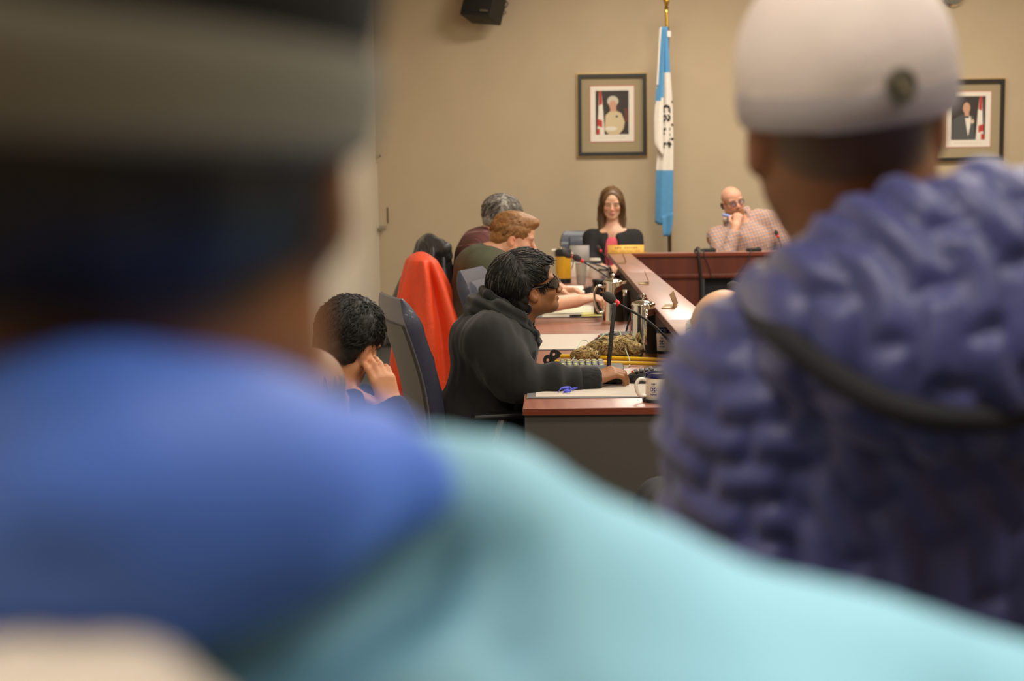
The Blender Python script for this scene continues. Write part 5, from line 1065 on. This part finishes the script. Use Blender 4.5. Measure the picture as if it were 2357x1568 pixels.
cp_.op(below, H.o-.2, H.o+.2, .004, -1)
cp_.build()
def cap_d(P):
    L = H.loc(P); a = np.arctan2(L[:, 1], L[:, 0]+.012); seam = np.exp(-(np.sin(a*3)/.09)**2)*(L[:, 2] > .03); return -.0022*seam+.0015*nz(P, 40, 2)
capo = cp_.disp(cap_d).obj('cap', m_cap, per)
MB(H.R*H.s, H.o).loft([[((r_)*(math.cos(a))*1.0-.012, r_*.8*math.sin(a), z-.06*(r_*math.cos(a))*-1*0+.0) for a in np.linspace(0, 2*math.pi, 48, endpoint=False)] for (r_, z) in ((.1095, -.0), (.112, .004), (.1135, .02), (.1125, .028), (.108, .028))], cap=False).obj('cap_band', m_band, capo)
Rem = H.R @ rotz(math.radians(8)); em = MB(Rem*H.s, H.o+Rem @ A3((-.1235, 0, .03))*H.s); em.prism([(.0115*math.cos(a), .0135*math.sin(a)) for a in np.linspace(0, 2*math.pi, 20, endpoint=False)], (0, 1, 0), (0, 0, 1), (-1, 0, 0), .006); eo = em.obj('emblem_patch', M('patch_olive', (84, 82, 70), .7), capo)
MB(Rem*H.s, H.o+Rem @ A3((-.1298, 0, .03))*H.s).prism([(-.006, -.007), (-.002, -.007), (.006, .007), (.002, .007)], (0, 1, 0), (0, 0, 1), (-1, 0, 0), .0015).obj('emblem_mark', M('patch_light', (150, 140, 110), .6), eo)
vs_ = [[(.07+.075*u*math.cos(v*1.2), (.082+.0*u)*math.sin(v*1.2)*(1-.1*u), .012-.012*u-.012*(v*v)) for v in np.linspace(-1, 1, 17)] for u in np.linspace(0, 1, 6)]
MB(H.R*H.s, H.o).loft(vs_, cap=False, closed=False).obj('cap_brim', m_cap, capo, solid=.004)
m_q = M('quilted_nylon', (46, 51, 106), .48, var=.05, vs=20, bump=.15, bs=120, sheen=.15); f = SDF(.0075)
f.cone(S(2140, 1500, d8), S(2120, 1000, d8), .17, .168, .06, sc=(1.25, .85, 1)); f.ell(S(2140, 930, d8), (.2, .13, .13), k=.07); f.cone(S(2150, 1900, d8), S(2140, 1400, d8), .18, .17, .06, sc=(1.2, .85, 1))
f.chain([S(1960, 790, d8)]+a1, [.075, .082, .076, .06], .035); f.chain([S(2300, 680, d8)]+a2, [.09, .1, .078, .06], .05)
f.cone(S(1940, 755, d8), S(1830, 855, d8+.02), .06, .066, .035)
f.build().smooth(2)
xc = float(S(2120, 900, d8)[0])
def cells(a, b, pa, pb, wob, P):
    # staggered padded lozenges: a runs across the stitch lines, b along them
    row = a/pa+wob*np.sin(b/pb*math.pi)+.1*nz(P, 14, 3); c2 = b/pb+.5*np.floor(row)+.12*nz(P, 18, 1)
    return np.minimum(np.abs(np.sin(row*math.pi)), 1.7*np.abs(np.sin(c2*math.pi)))**.75
def quilt(P):
    u = P[:, 0]-xc; arm = sstep(-.11, -.14, u-.1*(P[:, 2]-1.2)); z = P[:, 2]
    body = cells(u+.25*z, z-.2*u, .034, .085, .3, P); slv = cells(z+.3*u, u, .032, .055, .3, P)
    return .012*(body*(1-arm)+slv*arm)-.006-.008*np.exp(-((u-.1*(z-1.2)+.125)/.012)**2)+.002*nz(P, 40, 2)
f.disp(quilt).obj('jacket', m_q, per)
hd_ = SDF(.0065)                               # hood lying on the back
hd_.chain([S(1880, 690, d8-.05), S(1980, 680, d8-.1), S(2120, 650, d8-.12), S(2260, 620, d8-.12), S(2400, 610, d8-.08)], [.04, .056, .066, .068, .06], .04)
hd_.chain([S(1830, 735, d8-.06), S(1960, 790, d8-.12), S(2150, 840, d8-.16), S(2330, 830, d8-.14), S(2450, 760, d8-.1)], [.03, .046, .054, .056, .05], .05); hd_.ell(S(1985, 470, d8+.02), (.072, .075, .1), k=.02, mode=-1)
hd_.build().smooth(2)
def quilt2(P):
    u = P[:, 0]-xc; return .0125*cells(u+.35*P[:, 2], P[:, 2]-.2*u, .036, .07, .28, P)-.004
hd_.disp(quilt2).obj('hood', m_q, per)
MB().tube(spline([S(1700, 722, d8-.02), S(1745, 728, d8-.07), S(1800, 772, d8-.15), S(1900, 850, d8-.187), S(2050, 935, d8-.222), S(2200, 965, d8-.228), S(2400, 950, d8-.19)], 6), .011, 10).obj('hood_shadow_line', M('hood_shadow_dark', (12, 13, 24), .9), per)  # near-black tube painting in the shaded groove between hood and jacket
MB().tube(spline([S(1740, 690, d8-.03), S(1830, 610, d8-.06), S(1920, 560, d8-.08), S(2060, 520, d8-.08)], 6), [.018]*18+[.014], 10).obj('collar_lining', M('grey_lining', (104, 102, 108), .85), per)
legs_stand(per, S(2150, 1200, d8), (1, 0), m_trou, m_shoe)
# ------------------------------------------------------------------ standing person in dark cap, blue hood and teal jacket, closest
d9 = .43; per = thing('person', 'person in dark cap and blue and teal jacket, very close at the left', 'person', (*S(250, 1200, d9)[:2], 0))
H = Head(S(195, 205, d9), 88, 2, 7, 1.0); f = SDF(.005); H.sculpt(f); H.neck(f, S(270, 960, d9+.02), .06, .066)
f.cone((*S(300, 1300, d9+.03)[:2], 1.2), (*S(300, 1300, d9+.03)[:2], 1.0), .08, .1, .04)
xs = float(S(300, 1300, d9+.05)[0]); yb = d9+.05
a2 = [S(1500, 1535, .5), S(2480, 1850, .5), S(1700, 2500, .56)]; a1 = [S(-900, 1420, .5), S(-1500, 2300, .5), S(-1000, 3000, .7)]
for a in (a1, a2): f.chain([S(400, 1400, .5)]+a, [.04, .032, .032, .026], .03)
hand(f, a1[2], (.3, .8, -.3), (-1, 0, .2), 1); hand(f, a2[2], (-.3, .8, -.3), (1, 0, .2), -1)
f.build().smooth(1, .4).obj('body', m_skin, per, H.paint((146, 92, 44), extra=[((-.05, 0, -.03), (.085, .095, .04), (26, 20, 16), .95)]))
hr = SDF(.006); H.ell(hr, (-.022, 0, -.012), (.094, .08, .055), .01); H.ell(hr, (.07, 0, -.03), (.085, .1, .1), .01, -1)
for q in (-1, 1): H.ell(hr, (.0, q*.1, -.03), (.03, .034, .04), .008, -1)
hr.build().disp(lambda P: .003*nz(P, 140, 2)).obj('hair', m_dh, per)
m_bk = M('black_knit', (14, 13, 12), .95, bump=.3, bs=300); cp_ = SDF(.005); H.ell(cp_, (-.012, 0, .04), (.11, .088, .1), .01)
def below9(X, Y, Zz): return (Zz-H.o[2])*H.R[2, 2]+(X-H.o[0])*H.R[0, 2]+(Y-H.o[1])*H.R[1, 2]-.002
cp_.op(below9, H.o-.2, H.o+.2, .004, -1); capo = cp_.build().obj('cap', m_bk, per)
MB(H.R, H.o).loft([[(r_*math.cos(a)-.012, r_*.8*math.sin(a), z+.0) for a in np.linspace(0, 2*math.pi, 48, endpoint=False)] for (r_, z) in ((.105, -.012), (.1105, -.008), (.1125, .004), (.1125, .014), (.111, .018), (.106, .017))], cap=False).obj('cap_band', M('grey_knit', (124, 122, 110), .95, bump=.3, bs=300), capo)
m_teal = M('teal_nylon', (120, 178, 200), .6, var=.04, vs=10, bump=.1, bs=60); f = SDF(.009)
f.cone((xs, yb, .82), (xs, yb, 1.08), .15, .13, .06, sc=(1.25, .75, 1)); f.ell((xs, yb, 1.19), (.17, .075, .05), k=.05); f.cone(S(700, 1650, .44), S(1900, 1950, .44), .05, .05, .05)
f.chain([S(500, 1340, .49), S(1040, 1325, .49), a2[0], a2[0]+(a2[1]-a2[0])*.5, a2[1], a2[2]], [.042, .043, .042, .042, .045, .045], .04); f.chain([S(200, 1330, .49)]+a1, [.042, .045, .05, .045], .05)
def crease(P, a, b, w_, dep):
    P = P*A3((1, 0, 1)); a = a*A3((1, 0, 1)); b = b*A3((1, 0, 1)); t = np.clip(((P-a) @ (b-a))/((b-a) @ (b-a)), 0, 1); d = np.linalg.norm(P-(a+t[:, None]*(b-a)), axis=1); return -dep*np.exp(-(d/w_)**2)
f.build().smooth(2).disp(lambda P: .006*nz(P, 24, 2)+.004*nz(P, 50, 4)+crease(P, S(600, 1480, .42), S(1030, 1260, .44), .014, .022)+crease(P, S(1215, 1240, .46), S(1165, 1420, .44), .008, .008)-.003*np.exp(-(((P[:, 0]-S(1190, 1300, d9)[0])+.4*(P[:, 2]-1.3))/.012)**2)).obj('jacket', m_teal, per)
m_bl = M('blue_fleece', (78, 124, 232), .6, var=.06, vs=12, bump=.15, bs=80); g = SDF(.007)
g.chain([S(-350, 1040, d9+.04), S(-100, 1080, d9-.06), S(250, 1105, d9-.085), S(600, 1150, d9-.06), S(960, 1120, d9+.03)], [.02, .024, .027, .024, .016], .03); g.chain([S(-300, 1180, d9+.0), S(0, 1240, d9-.07), S(250, 1230, d9-.085), S(470, 1140, d9-.065), S(800, 1050, d9)], [.022, .022, .02, .018, .016], .03)
g.build().smooth(2).disp(lambda P: .004*nz(P, 30, 1)).obj('hood', m_bl, per)
g = SDF(.006); g.chain([S(-300, 1830, d9-.08), S(0, 1820, d9-.12), S(250, 1840, d9-.125), S(480, 1930, d9-.11)], [.02, .026, .026, .018], .03); g.build().disp(lambda P: .002*nz(P, 200, 2)).obj('hood_trim', M('beige_fleece', (186, 176, 164), .95, bump=.5, bs=200), per)
legs_stand(per, A3((xs, yb, 0)), (1, 0), m_trou, m_shoe, .92)
